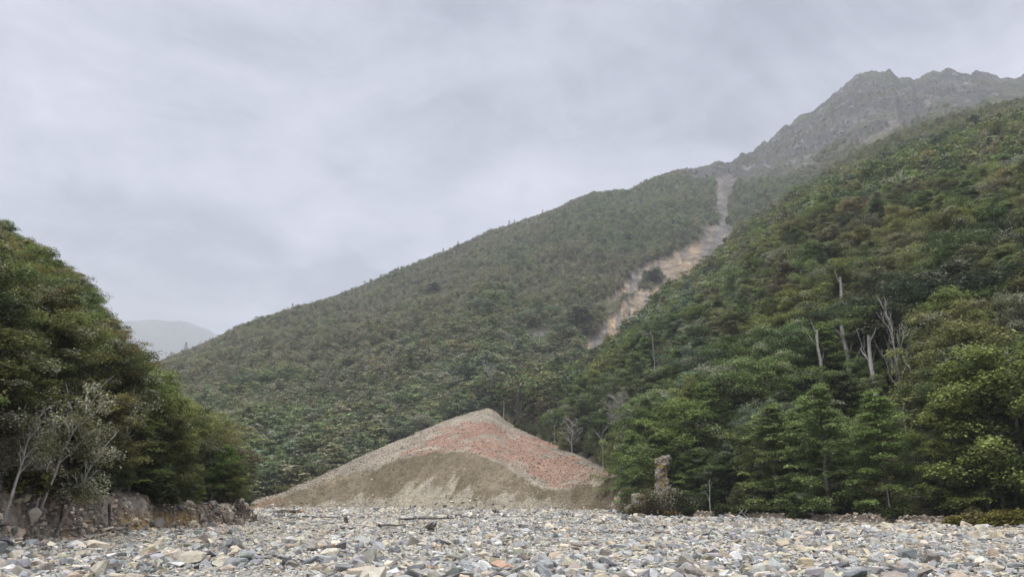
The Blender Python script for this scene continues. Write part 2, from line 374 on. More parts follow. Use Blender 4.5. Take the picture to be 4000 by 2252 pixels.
def col_M(x, y, z):
    base = np.broadcast_to(A3(.05, .047, .03), x.shape+(3,))
    q = sm(fbm(x/60, y/60, 121, 4), -.1, .15); base = lerp(base, A3(.075, .075, .045), q)
    rk = rocky(x, y, z)
    rc_ = lerp(np.broadcast_to(A3(.058, .058, .06), x.shape+(3,)), A3(.062, .064, .046), sm(fbm(x/50, y/50, 123, 4), -.05, .12))
    rc_ = lerp(rc_, A3(.13, .13, .13), sm(fbm(x/14, y/14, 125, 4, .65), .15, .22))
    base = lerp(base, rc_, rk)
    s = scar(x, y, z).astype(float)
    px, py = proj(x, y, z)
    # tan upper lips and grey washed gully floor
    tan = lerp(np.broadcast_to(A3(.185, .15, .112), x.shape+(3,)), A3(.235, .18, .122), sm(fbm(np.arctan2(x, y)*60, y/50, 127, 4), .0, .16))
    tan = lerp(tan, A3(.135, .125, .12), sm(fbm(np.arctan2(x, y)*160, y/90, 129, 4), .02, .15))
    gul = sm(py, 600*V, 520*V)*.85; tan = lerp(tan, A3(.115, .105, .10), gul)
    wash = ((np.abs(px-(1800*V+(py-600*V)*-.35)) < 14*V) & (py > 560*V) & (py < 660*V)).astype(float)*.7; tan = lerp(tan, A3(.10, .10, .105), wash)
    c = lerp(base, tan, s)
    a_ = np.arctan2(x, y); r_ = np.hypot(x, y); z2 = z-s*3.5+s*(fbm(a_*100, r_/70, 133, 5, .6)*6+fbm(a_*260, r_/30, 134, 3)*2)
    return c, z2
def col_S(x, y, z):
    a, r = pol(x, y)
    base = lerp(np.broadcast_to(A3(.034, .030, .018), x.shape+(3,)), A3(.05, .045, .026), sm(fbm(x/25, y/25, 141, 4), -.1, .2))
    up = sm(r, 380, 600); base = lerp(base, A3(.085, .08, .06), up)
    bank = (1-sm(r-I(a, SRB), 1.2, 3.5))*(a > azi(2445)); base = lerp(base, A3(.14, .115, .095), bank)
    grass = (1-sm(r-I(a, SRB), 0, 12))*(a < azi(2445)); return lerp(base, A3(.10, .09, .055), grass)
def col_L(x, y, z):
    a, r = pol(x, y); d = r-I(a, LRB)
    base = lerp(np.broadcast_to(A3(.04, .033, .022), x.shape+(3,)), A3(.06, .05, .03), sm(fbm(x/8, y/8, 151, 3), -.1, .2))
    soil = lerp(np.broadcast_to(A3(.125, .10, .083), x.shape+(3,)), A3(.23, .20, .17), sm(fbm(x/2.2, y/2.2, 153, 4), 0, .12))
    soil = lerp(soil, A3(.26, .18, .085), sm(fbm(x/3.5+5, y/3.5, 157, 3), .08, .2)*sm(1.2-z, 0, .6))
    return lerp(base, soil, 1-sm(d, 3, 6))
RED1 = [(1095,1095),(1130,1070),(1180,1062),(1240,1062),(1275,1085),(1320,1100),(1380,1125),(1440,1150),(1500,1180),(1545,1195),(1500,1205),(1440,1222),(1400,1225),(1360,1205),(1310,1190),(1240,1158),(1180,1135),(1130,1132),(1060,1138),(1000,1150),(1070,1115)]
GREY = [(860,1190),(930,1165),(1010,1195),(1060,1205),(1110,1180),(1130,1195),(1165,1175),(1195,1205),(1250,1195),(1275,1225),(1330,1255),(1350,1285),(900,1285),(760,1282),(800,1250)]
def fan_zones(x, y, z):
    a, r = pol(x, y); px, py = proj(x, y, z)
    pj = px+fbm(x/7, y/7, 161, 4)*130; qj = py+fbm(x/7, y/7, 163, 4)*55
    rt = I(a, FANT); ts = I(a, FANS); rs = (.74*rt+CH)/(.74-ts)
    face = (1-sm(r-rs+fbm(a*170/3, r*0, 165, 3)*2.5, -.6, .4))
    red = inpoly(pj, qj, RED1).astype(float)*(1-face)
    # loose light gravel fans that have run down the scarp from points along it
    q = a*170; tri = (fbm(q/2.6-z*.45, z*.05, 167, 4)+.5)*.75+(fbm(q/10-z*.3, q*0+3, 164, 2)+.5)*.45
    hh = (z/np.maximum(ts*rs+CH, 1))
    spill = sm(.66-.9*hh*(1+.7*fbm(q/13, q*0+z*.05, 168, 3))+(.6-tri)*.62+fbm(q/1.1-z*.5, r/9, 169, 4)*.45, .36, .44)*face*sm(px, 1000, 1250)*sm(2330-px, 0, 250)
    edge = 1-sm(px, 1000, 1150)
    return face, red, spill, edge
def col_F(x, y, z):
    face, red, spill, edge = fan_zones(x, y, z)
    top = lerp(np.broadcast_to(A3(.19, .165, .13), x.shape+(3,)), A3(.24, .21, .165), sm(fbm(x/4, y/12, 171, 4), -.1, .15))
    c = lerp(top, A3(.115, .095, .062), face)
    c = lerp(c, A3(.145, .12, .082), face*sm(fbm(x/5, y/5, 173, 3), -.02, .15))
    rr = sm(fbm(x/4, y/10, 175, 5, .6)+.09, -.1, .1)
    c = lerp(c, A3(.215, .122, .088), red*rr*.8)
    c = lerp(c, A3(.225, .20, .155), spill*.95)
    c = lerp(c, A3(.25, .15, .10), edge*.6)
    return c
fan = grid_land('debris_fan', zfan, A0-.01, A1+.01, 900, FANT, FANR, 25, 320, 1.2, col_F, M_fan, 'bare cone of landslide debris with a red gravel patch above a cut face', 'debris fan', under=4)
mtn = grid_land('mountain', zM, azi(-700), azi(4700), 1000, MRB, MRC, 250, 420, 1.0, col_M, M_mtn, 'large bush-clad mountain with slip scar and bare rocky summit ridge', 'mountain')
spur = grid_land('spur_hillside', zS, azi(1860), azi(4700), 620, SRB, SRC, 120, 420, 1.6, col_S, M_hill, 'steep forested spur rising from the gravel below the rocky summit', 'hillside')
lefth = grid_land('valley_hillside', zL, azi(-1400), azi(1015), 700, LRB, LRC, 60, 260, 1.4, col_L, M_hill, 'steep dark forested hillside above an eroded brown bank', 'hillside')
def build_far():
    R0 = 5200; pts = poly([(-100,760),(150,800),(270,805),(330,803),(400,806),(450,812),(520,835),(620,880),(760,960)])
    a = np.linspace(azi(-300), azi(1200), 160); zc = np.interp(a, *pts)*R0
    u = np.linspace(-1, 1, 40); R = (R0+u[:, None]*1500)*np.ones((1, len(a))); AA = np.broadcast_to(a, R.shape)
    z = zc[None]*(1-np.abs(u[:, None])**1.3); x = R*np.sin(AA); y = R*np.cos(AA); z = z+fbm(x/400, y/400, 181, 4)*110*(1-np.abs(u[:, None]))-5
    idx = np.arange(z.size).reshape(z.shape); f = np.stack([idx[:-1, :-1], idx[:-1, 1:], idx[1:, 1:], idx[1:, :-1]], -1).reshape(-1, 4)
    cc = np.tile([.05, .055, .04, 1], (z.size, 1))
    o = obj('distant_mountain', mesh_from('distant_mountain', np.stack([x, y, z], -1).reshape(-1, 3), f, {'col': ('POINT', 'FLOAT_COLOR', cc)}), M_mtn)
    tag(o, 'faint blue-grey mountain fading into cloud at the valley mouth', 'mountain', kind='structure')
build_far()
def ground(x, y):
    """highest surface at x, y (arrays)"""
    zz_ = np.stack([zbed(x, y), zfan(x, y), zM(x, y), zS(x, y), zL(x, y)]); a, r = pol(x, y)
    zz_[1] = np.where((a > A0) & (a < A1), zz_[1], -9); zz_[3] = np.where(a > azi(1860), zz_[3], -9)
    zz_[4] = np.where((a < azi(1012)) & (r < I(a, LRC)+60), zz_[4], -9)
    return zz_.max(0), zz_.argmax(0)
def hit(px, py, which=None, rmin=15, rmax=1700):
    """where the ray through a pixel of the photograph first meets the land"""
    a, t = at(px, py); r = np.concatenate([np.arange(rmin, 400, .25), np.arange(400, rmax, 1.)])
    x = r*np.sin(a); y = r*np.cos(a)
    g = ground(x, y)[0] if which is None else which(x, y)
    k = np.argmax(g >= t*r+CH) if (g >= t*r+CH).any() else len(r)-1
    return float(x[k]), float(y[k]), float(g[k])

# ---------------------------------------------------------------- tubes, branches and crowns
class MB:
    def __init__(s): s.v = []; s.f = []; s.n = 0
    def tube(s, pts, rad, k=6):
        pts = np.asarray(pts, float); n = len(pts); rad = np.asarray(rad, float)
        d = np.gradient(pts, axis=0); d /= np.linalg.norm(d, axis=1)[:, None]+1e-9
        ref = np.array([0, 0, 1.]) if abs(d[0, 2]) < .9 else np.array([1., 0, 0])
        u = np.cross(d, ref); u /= np.linalg.norm(u, axis=1)[:, None]+1e-9; w_ = np.cross(d, u)
        th = np.arange(k)*2*np.pi/k
        ring = pts[:, None]+rad[:, None, None]*(np.cos(th)[None, :, None]*u[:, None]+np.sin(th)[None, :, None]*w_[:, None])
        s.v.append(ring.reshape(-1, 3)); i = np.arange(n*k).reshape(n, k)+s.n; j = np.roll(i, -1, 1)
        s.f.append(np.stack([i[:-1], j[:-1], j[1:], i[1:]], -1).reshape(-1, 4))
        s.n += n*k
    def mesh(s, name, smooth=True): return mesh_from(name, np.vstack(s.v), np.vstack(s.f), smooth=smooth)
def wob(p0, p1, n, amp, rg):
    t = np.linspace(0, 1, n)[:, None]; p = np.asarray(p0)*(1-t)+np.asarray(p1)*t
    j = rg.normal(0, 1, (n, 3)).cumsum(0)*amp/np.sqrt(n); j -= t*j[-1]; return p+j*np.sin(t*np.pi)**.5
def leaves(cent, rad, n, size, rg, bright, lich=0., flat=.13, droop=.3):
    """leaf-sized faces filling flattened sprays; returns verts (4n) and the leaf value of each face"""
    m = len(cent); N_ = m*n; c = np.repeat(cent, n, 0); R = np.repeat(rad, n)
    ph = rg.uniform(0, 2*np.pi, N_); rr = np.sqrt(rg.uniform(0, 1, N_))*(1+.25*np.sin(3*ph+np.repeat(rg.uniform(0, 6, m), n)))
    p = c+np.stack([np.cos(ph)*rr*R, np.sin(ph)*rr*R, rg.normal(0, flat, N_)*R-droop*rr**2*R], -1)
    nrm = rg.normal(0, .38, (N_, 3)); nrm[:, 2] += 1; nrm[:, 0] += np.cos(ph)*rr*.5; nrm[:, 1] += np.sin(ph)*rr*.5
    nrm /= np.linalg.norm(nrm, axis=1)[:, None]
    u = np.cross(nrm, rg.normal(0, 1, (N_, 3))); u /= np.linalg.norm(u, axis=1)[:, None]+1e-9; v = np.cross(nrm, u)
    sz = size*rg.uniform(.6, 1.35, N_)[:, None]; u = u*sz; v = v*sz*.55
    q = np.stack([p-u, p-v*1.0, p+u, p+v*1.0], 1)
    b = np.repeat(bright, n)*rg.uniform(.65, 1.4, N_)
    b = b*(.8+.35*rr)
    L_ = np.repeat((rg.uniform(0, 1, m) < lich), n) & (rg.uniform(0, 1, N_) < .8)
    L_ |= rg.uniform(0, 1, N_) < lich*.25
    b = np.where(L_, -rg.uniform(.45, 1.25, N_), b)
    return q.reshape(-1, 3), b
def make_tree(seed, H, Rm, h0, shape, nl, ncl, nleaf, lsize, lich, crad=.95, twigs=True, k=6, lean=(0, 0), flat=.13):
    rg = np.random.default_rng(seed); T = MB()
    top = np.array([lean[0]*H, lean[1]*H, H*.95]); tr = wob((0, 0, -.8), top, 9, .22*H/10, rg)
    T.tube(tr, np.linspace(H*.019, H*.004, 9), k)
    cent = []; rad = []; br = []
    for i in range(nl):
        u = (i+.5)/nl; u = u**.85; h = h0*H+(1-h0)*H*.97*u
        if shape == 'cone': R = Rm*(1-u)**.62*min(1, .6+u*3)
        elif shape == 'dome': R = Rm*math.sqrt(max(0, 1-(max(u, .0)*.98-.25)**2/.62))*(.75+.25*min(1, u*3))
        elif shape == 'umbrella': R = Rm*(.45+.75*u if u < .7 else 1.0-(u-.7)*1.9)
        else: R = Rm*(1-u*.55)*rg.uniform(.5, 1.1)
        R *= rg.uniform(.68, 1.18); R = max(R, .25)
        ph = i*2.39996+rg.normal(0, .35)
        tt = np.clip((h*.93)/(H*.95), 0, 1)*8; k0 = int(min(7, tt)); base = tr[k0]*(1-(tt-k0))+tr[k0+1]*(tt-k0)
        end = base+np.array([math.cos(ph)*R, math.sin(ph)*R, h-base[2]+rg.normal(.0, .05)*H*.1])
        path = wob(base, end, 5, .15, rg)
        if twigs: T.tube(path, np.linspace(H*.006, .012, 5), 4)
        for j in range(ncl):
            s = .25+.75*(j+.6)/ncl if ncl > 1 else .85
            pp = path[0]*(1-s)+path[-1]*s; side = rg.normal(0, .24*R*s+.1)
            pp = pp+np.array([-math.sin(ph)*side, math.cos(ph)*side, rg.normal(.1, .16)])
            cent.append(pp); rad.append(crad*rg.uniform(.55, 1.2)*(.62+.38*R/Rm)); br.append(rg.uniform(.62, 1.35)*(.75+.25*s))
    cent = np.array(cent); rad = np.array(rad); br = np.array(br)
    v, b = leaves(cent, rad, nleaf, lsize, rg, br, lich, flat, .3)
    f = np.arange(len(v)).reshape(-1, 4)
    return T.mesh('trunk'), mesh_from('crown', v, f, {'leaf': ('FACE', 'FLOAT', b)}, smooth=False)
PROTO = []   # (trunk mesh, crown mesh, H, R, kind word)
def P(kind, H, R, *a, **k):
    t, c = make_tree(len(PROTO)*13+5, H, R, *a, **k); t.materials.append(M_bark if kind != 'lichened' else M_pale); c.materials.append(M_leaf)
    PROTO.append((t, c, H, R, kind))
# near trees
P('conical', 12, 3.8, .07, 'cone', 36, 4, 210, .078, .01, crad=.95)
P('conical', 12, 3.5, .09, 'cone', 34, 4, 210, .078, .04, crad=.9)
P('rounded', 10, 3.6, .16, 'dome', 30, 4, 210, .084, .03, crad=.95, flat=.24)
P('rounded', 10, 3.4, .20, 'dome', 28, 4, 210, .084, .12, crad=.95, flat=.24)
P('tall', 12, 3.3, .34, 'umbrella', 22, 4, 230, .084, .08, crad=1.0, flat=.22)
P('flat-topped', 10, 3.9, .32, 'umbrella', 19, 5, 220, .084, .15, crad=1.0, flat=.2)
P('lichened', 10, 2.8, .34, 'umbrella', 24, 3, 150, .075, .62, crad=.8, lean=(.12, 0))
# distant trees
P('conical', 12, 3.6, .06, 'cone', 22, 2, 20, .36, .02, crad=1.15, twigs=False, k=4)
P('rounded', 10, 3.7, .14, 'dome', 20, 2, 26, .34, .015, crad=1.3, twigs=False, k=4)
P('flat-topped', 10, 3.9, .28, 'umbrella', 16, 2, 26, .34, .025, crad=1.4, twigs=False, k=4)
P('rounded', 9, 3.9, .10, 'dome', 18, 2, 24, .32, .05, crad=1.25, twigs=False, k=4)
P('lichened', 9, 3.2, .25, 'umbrella', 14, 2, 18, .28, .6, crad=1.0, twigs=False, k=4)
NEAR = 7
TINTS = {'dark green': (.044, .062, .024), 'mid green': (.072, .096, .032), 'bright green': (.096, .124, .038), 'yellow-green': (.122, .135, .040),
         'olive': (.082, .082, .033), 'brown-olive': (.084, .081, .043), 'grey-green': (.098, .098, .062), 'blue-green': (.046, .066, .040)}
TN = list(TINTS); TV = np.array([TINTS[k] for k in TN])

# ---------------------------------------------------------------- scatter the forest
def scatter(a0, a1, r0f, r1f, spacing, seed):
    """jittered points between two polar curves with the spacing growing outward"""
    rg = np.random.default_rng(seed); out = []
    amax = max(r1f(np.linspace(a0, a1, 60))); rmin = min(r0f(np.linspace(a0, a1, 60))); r = rmin
    while r < amax:
        s = spacing(r); n = max(1, int((a1-a0)*r/s)); a = a0+(np.arange(n)+rg.uniform(0, 1, n))*(a1-a0)/n; rr = r+rg.uniform(-.6, .6, n)*s
        k = (rr > r0f(a)) & (rr < r1f(a)); out.append(np.stack([a[k], rr[k]], -1)); r += s
    p = np.vstack(out); return p[:, 0], p[:, 1], rg
T_ = {k: [] for k in ('x', 'y', 'z', 'h', 'w', 'p', 'ti', 'rot', 'reg')}
def add(x, y, z, h, w_, p, ti, rot, reg):
    for k, v in zip(('x', 'y', 'z', 'h', 'w', 'p', 'ti', 'rot'), (x, y, z, h, w_, p, ti, rot)): T_[k].append(np.asarray(v, float))
    T_['reg'].append(np.full(len(x), reg))
def pick(rg, n, weights):
    ks = list(weights); w_ = np.array([weights[k] for k in ks], float); w_ /= w_.sum()
    return np.array([TN.index(k) if isinstance(k, str) else k for k in ks])[rg.choice(len(ks), n, p=w_)]
# left hill
def forest_left():
    a, r, rg = scatter(azi(-1350), azi(958), lambda a: I(a, LRB)+2.6, lambda a: I(a, LRC)+5, lambda r: 2.75, 21)
    x, y = r*np.sin(a), r*np.cos(a); z = zL(x, y); n = len(x)
    h = rg.uniform(4.6, 7.6, n)*(1-.4*sm(a, azi(880), azi(985))); w_ = h*rg.uniform(.9, 1.25, n)
    q = fbm(x/12, y/12, 201, 3)
    ti = np.where(q > .06, pick(rg, n, {'olive': 5, 'brown-olive': 1.2, 'dark green': 2, 'mid green': 1}), pick(rg, n, {'dark green': 4, 'olive': 4, 'mid green': 2, 'brown-olive': .8, 'grey-green': .6}))
    p = pick(rg, n, {0: 1, 2: 3, 3: 4, 4: 2, 5: 4, 6: .8})
    px, py = proj(x, y, z+h*.6); br = inpoly(px, py, [(320,1000),(440,985),(470,1060),(450,1110),(340,1115),(310,1060)])
    ti = np.where(br, TN.index('bright green'), ti)
    front = (r-I(a, LRB) < 7) & (px < 380)
    p = np.where(r-I(a, LRB) < 8, pick(rg, n, {0: 1, 1: 1, 2: 4, 3: 3}), p)
    keep = ~front | (rg.uniform(0, 1, n) < .75)
    h = np.where(front, h*.8, h)
    add(x[keep], y[keep], z[keep]-.1, h[keep], w_[keep], p[keep], ti[keep], rg.uniform(0, 6.28, n)[keep], 0)
forest_left()
def understorey():
    for (a0, a1, lut, zf, off, d0, sp, sd, reg, hh) in ((azi(330), azi(955), LRB, zL, 2.4, 8, 1.9, 25, 0, (1.8, 3.4)), (azi(2460), azi(4400), SRB, zS, 4.5, 15, 2.3, 26, 1, (1.5, 3.6)), (azi(1935), azi(2440), SRB, zS, 1.5, 26, 2.6, 27, 1, (2.0, 4.6))):
        a, r, rg = scatter(a0, a1, lambda a: I(a, lut)+off, lambda a: I(a, lut)+d0, lambda r: sp, sd); x, y = r*np.sin(a), r*np.cos(a); z = zf(x, y); n = len(x)
        h = rg.uniform(*hh, n); add(x, y, z-.1, h, h*rg.uniform(1.0, 1.4, n), pick(rg, n, {2: 2, 8: 2, 9: 1}), pick(rg, n, {'dark green': 3, 'olive': 2, 'mid green': 1}), rg.uniform(0, 6.28, n), reg)
understorey()
FSNAGS = [(2435,1575,1800,172), (2238,1650,1790,217), (2360,1690,1830,184), (2030,1540,1690,272), (2545,1530,1650,215)]
def zS7(x, y): return zS(x, y)+7.5
SNAGS = [(3288,1082,1132),(3200,1285,1375),(3298,1272,1362),(3402,1308,1378),(3440,1255,1335),(3500,1250,1500),(3530,1250,1400),(3600,1108,1146),(3562,1420,1488),(2960,1120,1180),(2555,1330,1430)]
def forest_spur():
    a, r, rg = scatter(azi(1905), azi(4500), lambda a: I(a, SRB)+np.where(a > azi(2440), 3.0, 2.0), lambda a: I(a, SRC)+12, lambda r: 3.5 if r < 120 else min(4.3+(r-120)*.006, 6.0), 22)
    x, y = r*np.sin(a), r*np.cos(a); z = zS(x, y); n = len(x); d = r-I(a, SRB)
    far = sm(r, 360, 640)
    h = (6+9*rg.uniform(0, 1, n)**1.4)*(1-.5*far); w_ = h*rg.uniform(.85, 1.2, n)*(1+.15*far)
    q = fbm(x/35, y/35, 203, 4); q2 = fbm(x/16+9, y/16, 205, 3)
    ti = np.where(q > .03, pick(rg, n, {'mid green': 4, 'dark green': 3, 'bright green': 1.6, 'blue-green': 2}), pick(rg, n, {'olive': 4, 'brown-olive': 2.5, 'dark green': 3, 'mid green': 2, 'grey-green': .5}))
    ti = np.where(q2 > .12, pick(rg, n, {'yellow-green': 2, 'mid green': 3, 'bright green': 1}), ti)
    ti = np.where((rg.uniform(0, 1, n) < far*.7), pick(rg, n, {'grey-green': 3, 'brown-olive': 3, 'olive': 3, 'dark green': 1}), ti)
    h = np.where((a > azi(2200)) & (a < azi(2570)) & (r > .8*I(a, SRC)), h*.55, h)
    front = (d < 9) & (a > azi(2440))
    h = np.where(front & (a > azi(2740)), rg.uniform(9.5, 14, n), h); w_ = np.where(front & (a > azi(2740)), h*rg.uniform(.9, 1.15, n), w_)
    ti = np.where(front, pick(rg, n, {'mid green': 4, 'bright green': 3, 'dark green': 1.5, 'olive': 1, 'yellow-green': .8}), ti)
    p = np.where(r < 260, pick(rg, n, {0: 2, 1: 2, 2: 3, 3: 3, 4: 2, 5: 3, 6: .5}), pick(rg, n, {7: 1.5, 8: 4, 9: 3, 10: 2, 11: .5}))
    p = np.where(front, pick(rg, n, {0: 5, 1: 4, 2: 1}), p)
    px, py = proj(x, y, z); 
    keep = ~((a < azi(2440)) & (d < 3)) & ~((np.abs(px-2585) < 75) & (d < 5))
    keep &= (rg.uniform(0, 1, n) > .35*sm(r, 480, 680))
    pt = proj(x, y, z+h)[1]; pm = proj(x, y, z+h*.3)[1]; hw = F*w_*.42/r
    for (sx, st_, sb) in SNAGS:
        X_, Y_, Z_ = hit(sx, sb, zS7); rs_ = math.hypot(X_, Y_)
        keep &= ~((np.abs(px-sx) < hw*.8+6) & (pt < sb-14) & (pm > st_) & (r < rs_+1.0) & (r > rs_-22))
    for (sx, st_, sb, rs_) in FSNAGS:
        keep &= ~((np.abs(px-sx) < hw*.75+6) & (pt < sb-14) & (pm > st_-20) & (r < rs_+1.0) & (r > rs_-30))
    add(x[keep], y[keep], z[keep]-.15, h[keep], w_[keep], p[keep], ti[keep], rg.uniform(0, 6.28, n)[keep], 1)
forest_spur()
def forest_mtn():
    a, r, rg = scatter(azi(60), azi(4150), lambda a: I(a, MRB)+2.5, lambda a: I(a, MRC)+8, lambda r: min(4.2+(r-190)*.002, 5.6), 23)
    x, y = r*np.sin(a), r*np.cos(a); z = zM(x, y); n = len(x); u = (r-I(a, MRB))/(I(a, MRC)-I(a, MRB))
    hid = (z/r < I(a, SSKY)-.08) & (a > azi(1926))
    rk = rocky(x, y, z); sc_ = scar(x, y, z) | scar(x, y, z+5) | scar(x, y, z+2.5) | scar(x, y, z+8, .8)
    px, py = proj(x, y, z); lush = ((px > 2300) & (py > 690) & (py < 1000)) | (fbm(x/70, y/70, 211, 3) > .13)
    low = 1-sm(u, .08, .35)
    h = (rg.uniform(4.2, 7.6, n))*(1-.3*sm(u, .5, 1))*(1-.5*sm(u, .93, 1.0))+low*rg.uniform(1, 4.5, n)+lush*rg.uniform(0, 2.5, n)
    w_ = h*rg.uniform(1.0, 1.5, n)
    ti = pick(rg, n, {'grey-green': 4, 'olive': 4, 'brown-olive': 4, 'dark green': 1.2, 'mid green': .5})
    ti = np.where(lush | (rg.uniform(0, 1, n) < low*.7), pick(rg, n, {'dark green': 3, 'mid green': 3, 'olive': 2, 'grey-green': 1, 'blue-green': 1}), ti)
    p = pick(rg, n, {7: .6, 8: 3, 9: 3, 10: 4, 11: 1.2})
    hb = rk > .5; keep = ~hid & ~sc_ & (~hb | (rg.uniform(0, 1, n) < .05*(px > 1840*V)+.28*(fbm(x/40, y/40, 213, 3) > .06)))
    keep &= (rg.uniform(0, 1, n) > .5*sm(u, .9, 1)*(px < 2500))
    h = np.where(hb, rg.uniform(1.2, 3.2, n), h); w_ = np.where(hb, h*1.6, w_); ti = np.where(hb, pick(rg, n, {'grey-green': 2, 'olive': 2, 'brown-olive': 2}), ti)
    # single taller trees on the skyline
    tall = (np.abs(u-1) < .02) & (rg.uniform(0, 1, n) < .10) & (px < 2200); h = np.where(tall, rg.uniform(6, 9, n), h); w_ = np.where(tall, h*.7, w_); p = np.where(tall, 7, p)
    # islands left standing in the slip
    isl = inpoly(px, py, ISL); ti = np.where(isl, TN.index('dark green'), ti); h = np.where(isl, h*1.5, h)
    add(x[keep], y[keep], z[keep]-.2, h[keep], w_[keep], p[keep], ti[keep], rg.uniform(0, 6.28, n)[keep], 2)
forest_mtn()
for k in T_: T_[k] = np.concatenate(T_[k])
T_['p'] = T_['p'].astype(int); T_['ti'] = T_['ti'].astype(int)
PH = np.array([p[2] for p in PROTO], float); PR = np.array([p[3] for p in PROTO], float)
nT = len(T_['x']); print('trees', nT)
T_r = np.hypot(T_['x'], T_['y'])

# ---------------------------------------------------------------- which trees show largest in the photograph
def visible_counts():
    GW, GH = 1024, 576; k = GW/PXW; occ = np.full((GH, GW), False)
    cnt = np.zeros(nT); order = np.argsort(T_r); order = order[T_r[order] < 520]
    sx = T_['w']*.5*.72
    px, pyb = proj(T_['x'], T_['y'], T_['z']+T_['h']*.12); _, pyt = proj(T_['x'], T_['y'], T_['z']+T_['h'])
    rad = F*sx/T_r
    for i in order:
        x0, x1 = (px[i]-rad[i])*k, (px[i]+rad[i])*k; y0, y1 = pyt[i]*k, pyb[i]*k
        if x1 < 0 or x0 > GW or y1 < 0 or y0 > GH: continue
        ix0, ix1 = max(0, int(x0)), min(GW, int(x1)+1); iy0, iy1 = max(0, int(y0)), min(GH, int(y1)+1)
        if ix1 <= ix0 or iy1 <= iy0: continue
        yy, xx = np.ogrid[iy0:iy1, ix0:ix1]
        e_ = ((xx+.5-(x0+x1)/2)/((x1-x0)/2+.01))**2+((yy+.5-(y0+y1)/2)/((y1-y0)/2+.01))**2 < 1
        sub = occ[iy0:iy1, ix0:ix1]; cnt[i] = (e_ & ~sub).sum(); sub |= e_
    return cnt, px, pyt, pyb
CNT, TPX, TPYT, TPYB = visible_counts()
top = np.argsort(-CNT)[:292]
far_pick = top[np.argsort(-T_r[top])]
for j, p in enumerate(range(NEAR, len(PROTO))): T_['p'][far_pick[j]] = p     # the far kinds too exist as single trees
def mean_tint(i, rg=np.random.default_rng(5)):
    return TV[T_['ti']]
TCOL = TV[T_['ti']]*np.array([2.3, 2.05, 2.6])[T_['reg'].astype(int)][:, None]*rng.uniform(.55, 1.55, (nT, 1))*rng.uniform(.93, 1.07, (nT, 3))
TCOL[T_['reg'] == 2] = TCOL[T_['reg'] == 2]*.82+TCOL[T_['reg'] == 2].mean(1)[:, None]*.18*1.15
TCOL[T_['reg'] == 0] *= np.array([.97, .93, .86]); TCOL = TCOL*np.minimum(1, np.where(T_['reg'] == 2, .27, .21)/TCOL[:, 1])[:, None]
ORD = ['', 'second ', 'third ', 'fourth ', 'fifth ', 'sixth ', 'seventh ', 'eighth ', 'ninth ', 'tenth ', 'eleventh ', 'twelfth ', 'thirteenth ', 'fourteenth ', 'fifteenth ', 'sixteenth ', 'seventeenth ', 'eighteenth ', 'nineteenth ', 'twentieth ']
def ordinal(n): return 'leftmost' if n == 0 else (ORD[n].strip()+' from left')
def tree_region(i):
    d = T_['reg'][i]; x, y = TPX[i], TPYB[i]
    if d == 0:
        e_ = T_r[i]-float(I(math.atan2(T_['x'][i], T_['y'][i]), LRB))
        return 'along the eroded brown bank' if e_ < 8 else ('low on the dark hillside' if y > 1650 else ('halfway up the dark hillside' if y > 1300 else 'near the top of the dark hillside'))
    if d == 1:
        if x < 2450: return 'behind the debris fan edge'
        e_ = T_r[i]-float(I(math.atan2(T_['x'][i], T_['y'][i]), SRB))
        if e_ < 9: return 'standing at the gravel edge'
        return 'just behind the gravel-edge trees' if y > 1700 else ('low on the spur' if y > 1450 else ('on the middle of the spur' if y > 1000 else 'high on the spur'))
    return 'at the mountain foot above the fan' if x > 1000 else 'at the mountain foot by the dark hillside'
def build_trees():
    keys = {}
    for i in top:
        sz = 'tall' if T_['h'][i] > 9 else ('small' if T_['h'][i] < 6 else 'mid-sized')
        kd = PROTO[T_['p'][i]][4]; kd = '' if kd == 'tall' else kd+' '
        keys.setdefault((sz, TN[T_['ti'][i]], kd, tree_region(i)), []).append(i)
    protoobj = {}
    for (sz, tn, kd, reg), ids in keys.items():
        ids = sorted(ids, key=lambda i: TPX[i])
        for n, i in enumerate(ids):
            p = T_['p'][i]; tr_, cr_, H, R, _ = PROTO[p]
            root = bpy.data.objects.new('beech_tree', None); C.objects.link(root); root.empty_display_size = .5
            root.location = (T_['x'][i], T_['y'][i], T_['z'][i]); root.rotation_euler = (0, 0, T_['rot'][i] if kd != 'lichened ' else T_['rot'][i]*.1)
            s = T_['h'][i]/H; sw = T_['w'][i]/2/R/1.25; root.scale = (max(sw, .6*s), max(sw, .6*s), s)
            lab = f'{sz} {tn} {kd}beech {reg}'+('' if len(ids) == 1 else ', '+ordinal(n) if n < 20 else ', far right')
            tag(root, lab, 'tree', 'beech trees of the forest')
            t = obj('trunk', tr_, None, root); c = obj('crown', cr_, None, root); c['tint'] = [float(q) for q in TCOL[i]]
            protoobj.setdefault(p, (t, c))
    return protoobj
PO = build_trees()
for p in range(len(PROTO)):
    if p not in PO: print('missing proto', p)

